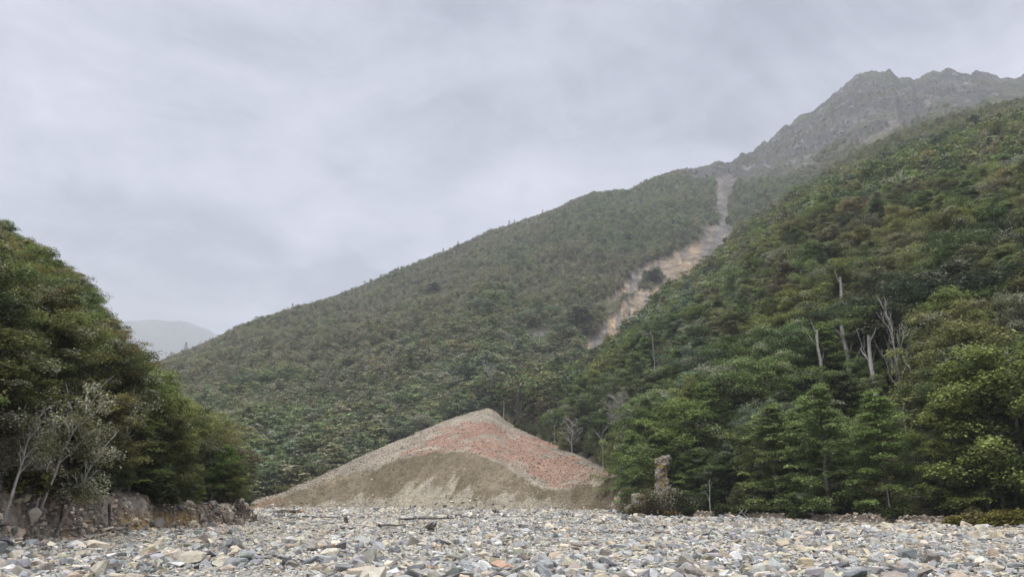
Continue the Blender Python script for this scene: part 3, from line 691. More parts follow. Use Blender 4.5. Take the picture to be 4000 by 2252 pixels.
def instancer(name, mats_objs, pts, attrs, label, cat):
    """points -> instances of existing objects, chosen by the attribute pick"""
    m = bpy.data.meshes.new(name); m.vertices.add(len(pts)); m.vertices.foreach_set('co', np.asarray(pts, np.float32).ravel()); m.update()
    for k, (typ, arr) in attrs.items():
        at_ = m.attributes.new(k, typ, 'POINT')
        at_.data.foreach_set({'FLOAT': 'value', 'INT': 'value', 'FLOAT_VECTOR': 'vector'}[typ], np.asarray(arr, np.int32 if typ == 'INT' else np.float32).ravel())
    o = obj(name, m); tag(o, label, cat, kind='stuff')
    g = bpy.data.node_groups.new(name, 'GeometryNodeTree')
    g.interface.new_socket('Geometry', in_out='INPUT', socket_type='NodeSocketGeometry'); g.interface.new_socket('Geometry', in_out='OUTPUT', socket_type='NodeSocketGeometry')
    gi = g.nodes.new('NodeGroupInput'); go = g.nodes.new('NodeGroupOutput'); outj = g.nodes.new('GeometryNodeJoinGeometry')
    def named(k, typ):
        n = g.nodes.new('GeometryNodeInputNamedAttribute'); n.data_type = typ; n.inputs['Name'].default_value = k; return n.outputs[0]
    sc_, ro, pk = named('scl', 'FLOAT_VECTOR'), named('rot', 'FLOAT_VECTOR'), named('pick', 'INT')
    for lst in mats_objs:
        gt = g.nodes.new('GeometryNodeJoinGeometry'); 
        infos = []
        for ob in lst:
            oi = g.nodes.new('GeometryNodeObjectInfo'); oi.transform_space = 'ORIGINAL'; oi.inputs['Object'].default_value = ob; oi.inputs['As Instance'].default_value = True
            infos.append(oi)
        for oi in reversed(infos): g.links.new(oi.outputs['Geometry'], gt.inputs[0])
        ip = g.nodes.new('GeometryNodeInstanceOnPoints'); g.links.new(gi.outputs[0], ip.inputs['Points']); g.links.new(gt.outputs[0], ip.inputs['Instance'])
        ip.inputs['Pick Instance'].default_value = True; g.links.new(pk, ip.inputs['Instance Index'])
        g.links.new(ro, ip.inputs['Rotation']); g.links.new(sc_, ip.inputs['Scale'])
        g.links.new(ip.outputs[0], outj.inputs[0])
    g.links.new(outj.outputs[0], go.inputs[0])
    md = o.modifiers.new('scatter', 'NODES'); md.node_group = g
    return o
rest = np.ones(nT, bool); rest[top] = False
# leave out what neither this view nor a step to its side can see
rest &= T_r > 12
ri = np.where(rest)[0]
s_ = T_['h'][ri]/PH[T_['p'][ri]]; sw_ = np.maximum(T_['w'][ri]/2/PR[T_['p'][ri]]/1.25, .6*s_)
zr = np.zeros(len(ri))
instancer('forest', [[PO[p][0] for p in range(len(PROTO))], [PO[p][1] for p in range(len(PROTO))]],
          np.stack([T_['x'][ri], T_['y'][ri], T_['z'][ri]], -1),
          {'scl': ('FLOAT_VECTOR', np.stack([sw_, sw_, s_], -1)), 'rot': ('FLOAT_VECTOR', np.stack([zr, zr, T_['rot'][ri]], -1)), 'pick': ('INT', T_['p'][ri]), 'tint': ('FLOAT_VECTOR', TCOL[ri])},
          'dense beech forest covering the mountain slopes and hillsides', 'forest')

# ---------------------------------------------------------------- stones
def hull_rock(seed, flat=.7, n=22, lo=False):
    rg = np.random.default_rng(seed); bm = bmesh.new()
    p = rg.normal(0, 1, (n, 3)); p /= np.linalg.norm(p, axis=1)[:, None]
    p = np.sign(p)*np.abs(p)**.6; p *= rg.uniform(.72, 1.0, (n, 1)); p *= np.array([1, rg.uniform(.6, .95), flat*rg.uniform(.6, 1.1)])*.6
    for q in p: bm.verts.new(q)
    bmesh.ops.convex_hull(bm, input=bm.verts); 
    bmesh.ops.delete(bm, geom=[v for v in bm.verts if not v.link_faces], context='VERTS')
    bmesh.ops.dissolve_limit(bm, angle_limit=math.radians(14), verts=bm.verts, edges=bm.edges)
    if not lo:
        bmesh.ops.bevel(bm, geom=bm.edges[:], offset=.014, segments=1, affect='EDGES', clamp_overlap=True)
    bmesh.ops.triangulate(bm, faces=bm.faces[:]); 
    if not lo:
        bmesh.ops.subdivide_edges(bm, edges=bm.edges[:], cuts=1, use_grid_fill=True)
        for v in bm.verts:
            d = fbm(np.array(v.co.x*4+seed), np.array(v.co.y*4+v.co.z*5), seed, 3); v.co *= 1+float(d)*.10
    m = bpy.data.meshes.new('stone'); bm.to_mesh(m); bm.free(); m.materials.append(M_rock); return m
ROCK = [hull_rock(300+i, [.75, .6, .9, .45, .7, .8, .5, .65][i % 8], [10, 14, 18, 12][i % 4], i >= 8) for i in range(16)]
STINT = {'blue-grey': (.18, .187, .19), 'pale grey': (.29, .29, .28), 'cream': (.41, .37, .295), 'tan': (.34, .29, .215), 'charcoal': (.085, .087, .092), 'white': (.46, .455, .44), 'rusty': (.30, .205, .14), 'grey-brown': (.20, .18, .155)}
SN = list(STINT); SV = np.array([STINT[k] for k in SN])
S_ = {k: [] for k in ('x', 'y', 'z', 's', 'p', 'ti', 'reg')}
def adds(x, y, z, s, p, ti, reg):
    for k, v in zip(('x', 'y', 'z', 's', 'p', 'ti'), (x, y, z, s, p, ti)): S_[k].append(np.asarray(v, float))
    S_['reg'].append(np.full(len(x), reg))
def spick(rg, n, w_):
    ks = list(w_); q = np.array([w_[k] for k in ks], float); q /= q.sum(); return np.array([SN.index(k) for k in ks])[rg.choice(len(ks), n, p=q)]
def stones_bed():
    rg = np.random.default_rng(31)
    def band(r0, r1, dens, smin, smax, exp, reg, a0=azi(-350), a1=azi(4350)):
        area = .5*(a1-a0)*(r1*r1-r0*r0); n = int(area*dens); a = rg.uniform(a0, a1, n); r = np.sqrt(rg.uniform(r0*r0, r1*r1, n))
        x, y = r*np.sin(a), r*np.cos(a); g, w_ = ground(x, y)
        lim = np.where(a < azi(1000), I(a, LRB)+.6, 1e9); lim = np.where(a > azi(2440), I(a, SRB)+.8, lim)
        mid = (a >= azi(1000)) & (a <= azi(2440)); lim = np.where(mid, I(a, FANT)+2, lim)
        k = r < lim; x, y, g, r, a = x[k], y[k], g[k], r[k], a[k]; n = len(x)
        s = smin*(1-rg.uniform(0, 1, n)*(1-(smin/smax)**exp))**(-1/exp)
        q = fbm(x/20, y/12, 221, 3); ti = np.where(q > 0, spick(rg, n, {'blue-grey': 2.2, 'pale grey': 3.6, 'cream': 3.6, 'tan': 2.6, 'charcoal': .9, 'white': .7, 'rusty': .05, 'grey-brown': 2}),
                                              spick(rg, n, {'blue-grey': 2.8, 'pale grey': 4, 'cream': 2.4, 'tan': 1.6, 'charcoal': 1.3, 'white': .6, 'rusty': .04, 'grey-brown': 1.8}))
        # size clusters: patches of coarse blocks and of fines
        cl = fbm(x/6, y/6, 223, 3); s = s*np.clip(1.05+cl*2.2, .45, 1.7); s = np.minimum(s, smax)
        adds(x, y, g+s*.12*rg.uniform(-.6, 1.3, n), s, rg.integers(0, 8, n) if reg < 0 else rg.integers(0, 16, n), ti, reg)
    band(9, 30, 44, .085, .6, 2.5, 0); band(30, 60, 20, .125, .65, 2.45, 0); band(60, 110, 7, .17, .8, 2.5, 1); band(110, 190, 2.2, .26, 1.0, 2.4, 1)
    # the coarse blocks near the left of the foreground
    n = 190; px = rg.uniform(-200, 1500, n); r = rg.uniform(17, 38, n); a = azi(px); k = (r < I(a, LRB)-1) & (fbm(px/300, r/4, 6, 2) > -.05); a, r = a[k], r[k]
    x, y = r*np.sin(a), r*np.cos(a); s = .35+rg.uniform(0, 1, len(a))**1.6*.75*(1-.35*sm(azi(px[k]*0+900), -1, a)); g = zbed(x, y)
    adds(x, y, g+s*.12, s, rg.integers(0, 8, len(a)), spick(rg, len(a), {'blue-grey': 4, 'pale grey': 2, 'cream': 3, 'charcoal': 2, 'grey-brown': 2, 'tan': 1.5}), 0)
    n = 60; px = rg.uniform(1300, 4200, n); r = rg.uniform(17, 50, n); a = azi(px); x, y = r*np.sin(a), r*np.cos(a); s = rg.uniform(.32, .55, n)
    adds(x, y, zbed(x, y)+s*.1, s, rg.integers(0, 8, n), spick(rg, n, {'blue-grey': 3, 'pale grey': 3, 'cream': 3, 'charcoal': 1, 'grey-brown': 1, 'tan': 1.5, 'rusty': .3}), 0)
    # rubble fallen from the left bank
    n = 3600; a = rg.uniform(azi(-1350), azi(1000), n); r = I(a, LRB)+rg.normal(1.0, 1.3, n); x, y = r*np.sin(a), r*np.cos(a); g, _ = ground(x, y)
    s = .14*(1-rg.uniform(0, 1, n)*.98)**(-1/2.2); s = np.minimum(s, .75)
    adds(x, y, g+s*.08, s, rg.integers(0, 16, n), spick(rg, n, {'tan': 4, 'grey-brown': 5, 'cream': 2, 'rusty': 1.2, 'charcoal': 1}), 2)
    # right bank edge
    n = 1300; a = rg.uniform(azi(2450), azi(4300), n); r = I(a, SRB)+rg.normal(.3, 1.0, n); x, y = r*np.sin(a), r*np.cos(a); g, _ = ground(x, y)
    s = np.minimum(.16*(1-rg.uniform(0, 1, n)*.97)**(-1/2.6), .7)
    adds(x, y, g+s*.08, s, rg.integers(8, 16, n), spick(rg, n, {'tan': 2, 'grey-brown': 5, 'rusty': 1, 'cream': 1}), 3)
stones_bed()
for k in S_: S_[k] = np.concatenate(S_[k])
S_['p'] = S_['p'].astype(int); S_['ti'] = S_['ti'].astype(int); nS = len(S_['x'])
S_r = np.hypot(S_['x'], S_['y']); SPX, SPY = proj(S_['x'], S_['y'], S_['z'])
inview = (SPX > 5) & (SPX < 3995) & (SPY < 2225) & (SPY > 1900)
score = np.where(inview, S_['s']/S_r, 0); stop = np.argsort(-score)[:290]
SC = SV[S_['ti']]*1.14*rng.uniform(.75, 1.2, (nS, 1))*rng.uniform(.95, 1.05, (nS, 3))
SROT = np.stack([rng.normal(0, .35, nS), rng.normal(0, .35, nS), rng.uniform(0, 6.28, nS)], -1)
SSC = np.stack([S_['s']*rng.uniform(.8, 1.2, nS), S_['s']*rng.uniform(.75, 1.1, nS), S_['s']*rng.uniform(.6, 1.05, nS)], -1)
S_['p'][stop] = S_['p'][stop] % 8
SSC[stop] = SSC[stop]*.95
for j in range(16): S_['p'][stop[-1-j]] = j
def build_stones():
    def reg(i):
        if S_['reg'][i] == 2: return 'at the foot of the brown bank'
        if S_['reg'][i] == 3: return 'at the forest edge'
        y = SPY[i]
        row = 'in the nearest gravel' if y > 2195 else ('in the near gravel' if y > 2150 else ('in the middle gravel' if y > 2100 else 'in the farther gravel'))
        x = SPX[i]
        side = ' by the brown bank' if x < 1000 else (' below the fan' if x < 2450 else ' on forest side')
        return row+side
    keys = {}
    for i in stop:
        sz = 'large' if S_['s'][i] > .7 else ('small' if S_['s'][i] < .45 else 'medium')
        shp = 'slabby' if S_['p'][i] in (3, 6) else 'blocky'
        keys.setdefault((sz, shp, SN[S_['ti'][i]], reg(i)), []).append(i)
    po = {}
    for (sz, shp, cn, rg_), ids in keys.items():
        for n, i in enumerate(sorted(ids, key=lambda i: SPX[i])):
            o = obj('boulder', ROCK[S_['p'][i]]); o.location = (S_['x'][i], S_['y'][i], S_['z'][i]); o.rotation_euler = SROT[i]; o.scale = SSC[i]
            o['tint'] = [float(q) for q in SC[i]]
            lab = f'{sz} {shp} {cn} boulder {rg_}'+('' if len(ids) == 1 else ', '+ordinal(n))
            tag(o, lab, 'boulder', 'boulders on the riverbed'); po.setdefault(S_['p'][i], o)
    return po
SPO = build_stones()
sr = np.ones(nS, bool); sr[stop] = False; sr = np.where(sr)[0]
instancer('gravel', [[SPO[p] for p in range(16)]], np.stack([S_['x'][sr], S_['y'][sr], S_['z'][sr]], -1),
          {'scl': ('FLOAT_VECTOR', SSC[sr]), 'rot': ('FLOAT_VECTOR', SROT[sr]), 'pick': ('INT', S_['p'][sr]), 'tint': ('FLOAT_VECTOR', SC[sr])},
          'loose angular grey and cream gravel covering the riverbed', 'gravel')
def fan_rubble():
    rg = np.random.default_rng(37); n = 26000
    a = rg.uniform(A0+.004, A1-.004, n); r = I(a, FANT)+rg.uniform(0, 1, n)**1.15*(I(a, FANR)-I(a, FANT)+2); x, y = r*np.sin(a), r*np.cos(a); z = zfan(x, y)
    face, red, spill, edge = fan_zones(x, y, z)
    u = rg.uniform(0, 1, n); s = .15*(1-rg.uniform(0, 1, n)*.985)**(-1/2.6); s = np.where(face > .5, s*.9, s); s = np.minimum(s, 1.4)
    keep = (z > .05) & ((face < .5) | (rg.uniform(0, 1, n) < .55))
    base = np.where((red > .5)[:, None], A3(.22, .14, .105), A3(.25, .215, .17)); base = np.where(((u < .5) & (red > .5))[:, None], A3(.26, .21, .165), base)
    base = np.where((face > .5)[:, None], A3(.19, .16, .115), base)
    base = np.where(((u > .9))[:, None], A3(.34, .30, .23), base); base = base*rg.uniform(.6, 1.3, (n, 1))
    k = keep; m = k.sum()
    instancer('rubble', [[SPO[p] for p in range(16)]], np.stack([x, y, z+s*.1], -1)[k],
              {'scl': ('FLOAT_VECTOR', (s[:, None]*rg.uniform(.6, 1.2, (n, 3)))[k]), 'rot': ('FLOAT_VECTOR', rg.uniform(-1, 1, (n, 3))[k]*A3(.5, .5, 3.1)), 'pick': ('INT', rg.integers(8, 16, n)[k]), 'tint': ('FLOAT_VECTOR', base[k])},
              'loose red and tan rubble strewn over the debris fan', 'rubble')
fan_rubble()

# ---------------------------------------------------------------- dead trees, snags and other single things
def branchy(seed, H, spread, lv, n0, r0, up=.5, start=.25, broken=False, lean=(0, 0), k=5, minr=.008):
    """bare trunk with forking limbs, all one mesh"""
    rg = np.random.default_rng(seed); T = MB()
    def grow(p, d, L, r, l):
        n = 6 if l == 0 else 4; end = p+d*L; path = wob(p, end, n, L*(.035 if l == 0 else .09), rg)
        T.tube(path, np.linspace(max(r, minr), max(r*(.55 if (l == 0 and broken) else .25), minr), n), k if l < 2 else 3)
        if l >= lv: return
        m = n0[l]
        for i in range(m):
            s = start+(1-start)*(i+rg.uniform(0, 1))/m if l == 0 else rg.uniform(.25, 1); q = s*(n-1); j = min(int(q), n-2); b = path[j]*(1-(q-j))+path[j+1]*(q-j)
            ph = rg.uniform(0, 2*np.pi); side = np.array([math.cos(ph), math.sin(ph), 0]); dd = d*up+side*spread+np.array([0, 0, up*.5]); dd /= np.linalg.norm(dd)
            grow(b, dd, L*(.42 if l == 0 else .5)*rg.uniform(.5, 1.1)*(1.25-.6*s if l == 0 else 1), r*(.4 if l == 0 else .45), l+1)
    d0 = np.array([lean[0], lean[1], 1.]); d0 /= np.linalg.norm(d0)
    grow(np.array([0, 0, -.4]), d0, H+.4, r0, 0); return T
def on_px(px, py, which=None, rmin=15):
    if which is zS:                      # the foot is hidden in the canopy: find the canopy, then the ground under it
        x, y, z = hit(px, py, zS7, rmin); return x, y, float(zS(np.array([x]), np.array([y]))[0])
    return hit(px, py, which, rmin)
def at_r(px, r):
    a = azi(px); x, y = r*math.sin(a), r*math.cos(a); return x, y, float(ground(np.array([x]), np.array([y]))[0][0])
def height_px(x, y, z, ptop): 
    r = math.hypot(x, y); k = at(proj(x, y, z)[0], ptop)[1]; return k*r+CH-z
def dead(name, label, px, pbase, ptop, seed, mat, spread=.7, lv=2, n0=(9, 5), r0=.16, group='dead trees and snags', r=None, which=None, cat='dead tree', tufts=None, **kw):
    x, y, z = at_r(px, r) if r else on_px(px, pbase, which)
    H = max(1.5, float(height_px(x, y, z, ptop)))
    root = bpy.data.objects.new(name, None); C.objects.link(root); root.location = (x, y, z); tag(root, label, cat, group)
    b = branchy(seed, H, spread, lv, n0, r0, minr=min(.045, .00016*math.hypot(x, y)), **kw); me = b.mesh('trunk'); obj('trunk', me, mat, root)
    if tufts:
        rg = np.random.default_rng(seed+7); pts = np.array(tufts['c'], float)*H; cnt = len(pts)
        v, bb = leaves(pts, np.full(cnt, tufts['r']*H), tufts.get('n', 80), tufts.get('s', .16), rg, np.ones(cnt), tufts.get('lich', 1.0), .35, .1)
        c = obj('crown', mesh_from('crown', v, np.arange(len(v)).reshape(-1, 4), {'leaf': ('FACE', 'FLOAT', bb)}, smooth=False), M_leaf, root); c['tint'] = list(tufts.get('t', TINTS['grey-green']))
    return root
dead('dead_tree', 'thick dark dead tree with brushy broken top at the fan edge', 2025, 1690, 1540, 1, M_darkwood, .45, 2, (16, 6), .42, up=.9, start=.35, r=float(fan_edge(azi(2025))[0])-1, broken=True)
dead('snag', 'short bare pale pole near the top of the debris fan', 1968, 1636, 1570, 2, M_white, .4, 1, (2,), .17, r=float(fan_edge(azi(1968))[0])-1, cat='snag', broken=True)
dead('dead_tree', 'dead tree carrying two pale lichen tufts behind the fan edge', 2150, 1738, 1600, 3, M_darkwood, .4, 1, (6,), .2, r=float(fan_edge(azi(2150))[0])-1, tufts={'c': [(0, 0, .98), (.04, 0, .70), (.05, 0, .93)], 'r': .09})
dead('dead_tree', 'slender straight bare grey trunk behind the fan edge', 2172, 1748, 1658, 4, M_dead, .3, 1, (3,), .13, r=float(fan_edge(azi(2172))[0])-1)
dead('dead_tree', 'twiggy pale grey dead tree behind the middle of the fan edge', 2238, 1790, 1650, 5, M_dead, .8, 3, (16, 6, 4), .16, r=float(fan_edge(azi(2238))[0])-1)
dead('dead_tree', 'slim pale forked dead trunk at the foot of the fan edge', 2360, 1830, 1690, 6, M_pale, .6, 2, (8, 3), .15, r=float(fan_edge(azi(2360))[0])-1)
dead('dead_tree', 'big grey dead tree with dense twiggy crown above the fan edge', 2435, 1800, 1575, 7, M_dead, .9, 3, (22, 9, 6), .24, r=172, start=.45)
dead('dead_tree', 'thin leaning bare tree in the dark gap beyond the fan', 2545, 1650, 1530, 8, M_dead, .5, 2, (7, 2), .13, r=215)
dead('dead_tree', 'brownish dead tree above the tip of the fan', 1900, 1560, 1440, 9, M_dead, .7, 3, (16, 7, 4), .2, r=318, start=.3)
dead('snag', 'short white snag alone high among the spur trees', 3288, 1132, 1078, 11, M_white, .2, 1, (1,), .45, which=zS, cat='snag', broken=True)
dead('snag', 'pale forked snag, first of three beside the wide grey dead tree', 3200, 1375, 1285, 12, M_white, .6, 1, (4, 1), .34, which=zS, cat='snag', broken=True, start=.4)
dead('snag', 'tallest bleached snag with one rising side limb on the spur', 3298, 1362, 1268, 13, M_white, .7, 1, (3,), .42, which=zS, cat='snag', broken=True, start=.3)
dead('snag', 'short stout bleached snag between two larger dead trees', 3402, 1378, 1304, 14, M_white, .4, 1, (2,), .36, which=zS, cat='snag', broken=True)
dead('dead_tree', 'leaning crooked grey stem beside the wide grey dead tree', 3440, 1335, 1255, 15, M_dead, .3, 1, (2,), .15, which=zS, lean=(-.3, 0))
dead('dead_tree', 'wide grey dead tree with fan of twigs amid the spur', 3512, 1470, 1262, 16, M_dead, .42, 3, (10, 6, 3), .15, which=zS, start=.3, up=.85)
dead('snag', 'short pale upright stub above the dark spreading tree', 3600, 1146, 1108, 17, M_pale, .2, 1, (1,), .22, which=zS, cat='snag', broken=True)
dead('dead_tree', 'slim bare pale stem standing beside the wide grey dead tree', 3562, 1488, 1420, 18, M_pale, .2, 1, (2,), .12, which=zS)
dead('dead_tree', 'small forked dead tree halfway along the upper spur', 2960, 1180, 1120, 19, M_dead, .6, 2, (6, 3), .16, which=zS)
dead('dead_tree', 'thin pale upright stem in the grove above the fan', 2555, 1430, 1330, 20, M_pale, .3, 1, (3,), .14, which=zS)
dead('snag', 'tiny pale snag alone on the open mountain slope', 2368, 1060, 1030, 21, M_white, .3, 1, (1,), .35, which=zM, cat='snag', broken=True)
dead('dead_tree', 'grey leafless tree with pale lichened top by the far forest edge', 3925, 2010, 1660, 22, M_dead, .6, 3, (16, 6, 4), .2, r=68.5, start=.3, tufts={'c': [(-.02, 0, .97), (.05, 0, .92), (-.06, 0, .88), (.03, 0, .99)], 'r': .09, 'n': 200})
dead('dead_tree', 'thin bare dead trunk at the last trees of the forest edge', 3975, 2010, 1740, 23, M_dead, .3, 2, (7, 3), .14, r=69)
dead('dead_tree', 'bare pale stem under the forest edge beside a dark hollow', 3472, 2030, 1900, 24, M_pale, .2, 1, (3,), .07, r=70)
dead('dead_tree', 'thin grey pole stem in front of the forest near the rock pillar', 2776, 1985, 1875, 25, M_dead, .2, 1, (3,), .07, r=88)
# pale-stemmed lichened trees leaning over the left bank
def lichen_tree(label, px, pb, ptx, pty, seed, thick, cl, r_off=1.6):
    a = azi(px); r = float(I(a, LRB))+r_off; x, y = r*math.sin(a), r*math.cos(a); z = float(ground(np.array([x]), np.array([y]))[0][0])
    k, t = at(ptx, pty); H = float(t*r+CH-z); dx = (ptx-px)/F*r
    root = bpy.data.objects.new('lichened_tree', None); C.objects.link(root); root.location = (x, y, z); tag(root, label, 'tree', 'pale-stemmed trees on the brown bank')
    T = branchy(seed, H, .55, 2, (9, 4), thick, up=.6, start=.45, lean=(dx/H, 0)); obj('trunk', T.mesh('trunk'), M_pale, root)
    rg = np.random.default_rng(seed); cent = []
    for (u, s_) in cl:
        for q in range(8): cent.append((dx*u+rg.normal(0, s_*1.0), rg.normal(0, s_*.6), H*u+rg.normal(0, s_*.45)))
    cent = np.array(cent); v, bb = leaves(cent, rg.uniform(.25, .6, len(cent)), 170, .06, rg, rg.uniform(.8, 1.3, len(cent)), .55, .4, .2); bb = np.where(bb < 0, bb*1.25, bb)
    c = obj('crown', mesh_from('crown', v, np.arange(len(v)).reshape(-1, 4), {'leaf': ('FACE', 'FLOAT', bb)}, smooth=False), M_leaf, root); c['tint'] = [.15, .15, .07]
lichen_tree('leaning tree with long pale stem and wide lichen-white crown on the bank', 150, 1970, 265, 1570, 41, .085, [(.98, 1.1), (.85, 1.2), (.74, .9)])
lichen_tree('slim pale stem beside the wide lichen-white crown', 138, 1950, 165, 1740, 42, .06, [(1.0, .7)])
lichen_tree('pale leaning tree rooted at the lip of the brown bank, lichen tufts low down', 235, 2020, 325, 1760, 43, .09, [(.98, .6), (.62, .6), (.45, .6)], .7)
lichen_tree('pale thin tree nearest the picture edge on the brown bank', 10, 1950, 60, 1650, 44, .08, [(1.0, .8), (.8, .7)])
lichen_tree('pale tree with grey lichened stem between two pale stems on the bank', 40, 1940, 75, 1700, 45, .08, [(1.0, .7), (.7, .5)], 2.4)
lichen_tree('white-tufted sparse tree by the bright green tree on the hillside', 420, 1900, 470, 1560, 46, .08, [(1.0, .6)], 6)

def crown_shrub(name, label, cat, group, x, y, z, H, R, tint, seed, n=14, nl=120, ls=.1, lich=.0, flat=.4):
    rg = np.random.default_rng(seed); root = bpy.data.objects.new(name, None); C.objects.link(root); root.location = (x, y, z); tag(root, label, cat, group)
    T = MB(); cent = []
    for i in range(n):
        ph = i*2.4; rr = R*math.sqrt((i+.5)/n)*.8; e_ = np.array([math.cos(ph)*rr, math.sin(ph)*rr, H*(.9-.45*(rr/R)**2)*rg.uniform(.7, 1.05)])
        T.tube(wob((0, 0, -.2), e_, 5, .1, rg), np.linspace(.035+.01*H, .01, 5), 4); cent.append(e_)
        cent.append(e_*np.array([1.05, 1.05, rg.uniform(.35, .7)]))
    obj('stem', T.mesh('stem'), M_bark, root)
    v, b = leaves(np.array(cent), rg.uniform(.25, .45, len(cent))*max(H, R)*.6, nl, ls, rg, rg.uniform(.65, 1.3, len(cent)), lich, flat, .2)
    c = obj('foliage', mesh_from('foliage', v, np.arange(len(v)).reshape(-1, 4), {'leaf': ('FACE', 'FLOAT', b)}, smooth=False), M_leaf, root); c['tint'] = list(tint); return root
YEL = (.16, .15, .04)
for j, (px, h_, r_, lb) in enumerate([(3740, .9, 1.3, 'low yellow-olive shrub, first of the row at the gravel edge'), (3800, 1.3, 1.2, 'yellow-olive shrub with pale seed heads at the gravel edge'), (3860, .9, 1.2, 'round yellow-olive shrub at the gravel edge before the last trees'),
                           (3905, 1.2, 1.1, 'upright yellow-olive shrub at the gravel edge before the last trees'), (3960, .9, 1.3, 'low yellow-olive shrub closing the row at the gravel edge')]):
    x, y, z = at_r(px, 63.5-j*.2); crown_shrub('shrub', lb, 'shrub', 'yellow shrubs at the gravel edge', x, y, z-.1, h_, r_, (.15, .14, .035) if j != 1 else (.14, .125, .05), 60+j, lich=.05 if j == 1 else 0)
for j, (px, h_, r_, lb) in enumerate([(2700, .8, 1.2, 'low dark green shrub at the foot of the rock pillar'), (2830, .9, 1.5, 'dark olive shrub below the forest edge by a grey pole'), (2900, .7, 1.4, 'low olive shrub under the forest edge behind two sticks'),
                           (3120, .6, 1.5, 'low olive shrub in front of the dark forest hollow'), (3500, .7, 1.4, 'small olive shrub by the pale stem at the forest edge')]):
    a = azi(px); x, y, z = at_r(px, float(I(a, SRB))+1.2); crown_shrub('shrub', lb, 'shrub', 'dark shrubs along the forest edge', x, y, z-.1, h_, r_, (.05, .062, .022), 70+j)
for j, (px, py, h_, r_, t_, lb) in enumerate([(2030, 1700, 2.2, 2.6, (.11, .105, .03), 'yellow-green shrub at the fan edge below the thick dark dead tree'), (2205, 1768, 1.2, 1.8, (.10, .11, .04), 'small green shrub on the fan edge'),
                               (2400, 1850, 1.2, 4.0, (.10, .12, .04), 'patch of grassy green shrub where the fan meets the forest'), (1080, 1905, 2.6, 3.4, (.11, .11, .04), 'olive shrub on the low end of the fan edge'),
                               (1240, 1852, 2.4, 3.2, (.10, .11, .04), 'pale green shrub on the fan edge near the low end'), (1640, 1690, 6.5, 3.8, (.07, .075, .05), 'dark-stemmed tree with grey lichened crown beside the fan edge'), (1560, 1720, 3.6, 4.8, (.055, .062, .038), 'broad low grey-olive shrub beside the fan edge')]):
    a = azi(px); r = float(fan_edge(a)[0])+.8; x, y = r*math.sin(a), r*math.cos(a); z = float(fan_edge(a)[1])-.5
    crown_shrub('shrub', lb, 'shrub' if j != 5 else 'tree', 'shrubs along the debris fan edge', x, y, z, h_, r_, t_, 80+j, ls=.22, lich=.35 if j == 5 else .05)
for j, (px, r_, lb) in enumerate([(60, 1.8, 'low olive shrub on top of the brown bank beneath pale stems'), (190, 1.9, 'yellow-olive shrub on top of the brown bank beside a pale stem'), (330, 1.9, 'dark olive shrub on the bank beyond the leaning pale tree'), (620, 1.8, 'dark shrub on top of the brown bank under the dark trees')]):
    a = azi(px); x, y, z = at_r(px, float(I(a, LRB))+2.4); crown_shrub('shrub', lb, 'shrub', 'shrubs on top of the brown bank', x, y, z-.1, 1.1, r_*.8, (.085, .085, .028) if j < 2 else (.04, .05, .018), 90+j)
# big dark spreading tree and lone dark bushes on the slopes
def solo_tree(label, px, py, H, W, p, tn, which, group='single trees that stand out'):
    x, y, z = on_px(px, py, which); tr_, cr_, PH_, PR_, _ = PROTO[p]
    root = bpy.data.objects.new('beech_tree', None); C.objects.link(root); root.location = (x, y, z-.3); root.rotation_euler = (0, 0, px*.01)
    root.scale = (W/2/PR_/1.1, W/2/PR_/1.1, H/PH_); tag(root, label, 'tree', group); obj('trunk', tr_, None, root); c = obj('crown', cr_, None, root); c['tint'] = list(TINTS[tn])
solo_tree('very wide dark blue-green spreading tree on the spur', 3690, 1265, 15, 25, 5, 'blue-green', zS)
solo_tree('lone dark round tree on the open mountain slope', 1690, 1165, 14, 17, 2, 'dark green', zM)
solo_tree('lone dark tree below the ridge scrub, near the slip', 2455, 1115-160, 12, 14, 3, 'dark green', zM)
solo_tree('pointed dark tree standing above its neighbours high on the spur', 3810, 500, 16, 14, 0, 'dark green', zS)
solo_tree('dark tree left standing on an island within the slip', 2560, 1105, 12, 13, 2, 'dark green', zM)
solo_tree('bright green conical tree in the olive forest above the fan', 1600, 1500, 15, 12, 0, 'bright green', zM)
solo_tree('dark bushy tree at the lower end of the slip', 2270, 1290, 15, 20, 3, 'dark green', zM)

for j, (px, r_, h_, w_2, lb) in enumerate([(2535, 92, 3.4, 1.7, 'olive-brown shrub growing between the rock pillar and the low outcrop'), (2650, 93, 3.6, 2.0, 'dark olive shrub against the forest side of the rock pillar'), (2490, 94, 1.5, 1.7, 'yellow-olive shrub spilling over the low lichened outcrop'),
                                         (2455, 99, 2.6, 1.3, 'olive shrub between the low outcrop and the pale fractured rock'), (2620, 91, .9, .9, 'tiny rusty shrub at the foot of the rock pillar')]):
    x, y, z = at_r(px, r_); crown_shrub('shrub', lb, 'shrub', 'shrubs round the rock pillar', x, y, z-.1, h_, w_2, [(.08, .07, .028), (.05, .058, .022), (.11, .10, .035), (.07, .075, .03), (.12, .085, .03)][j], 110+j, lich=.15)
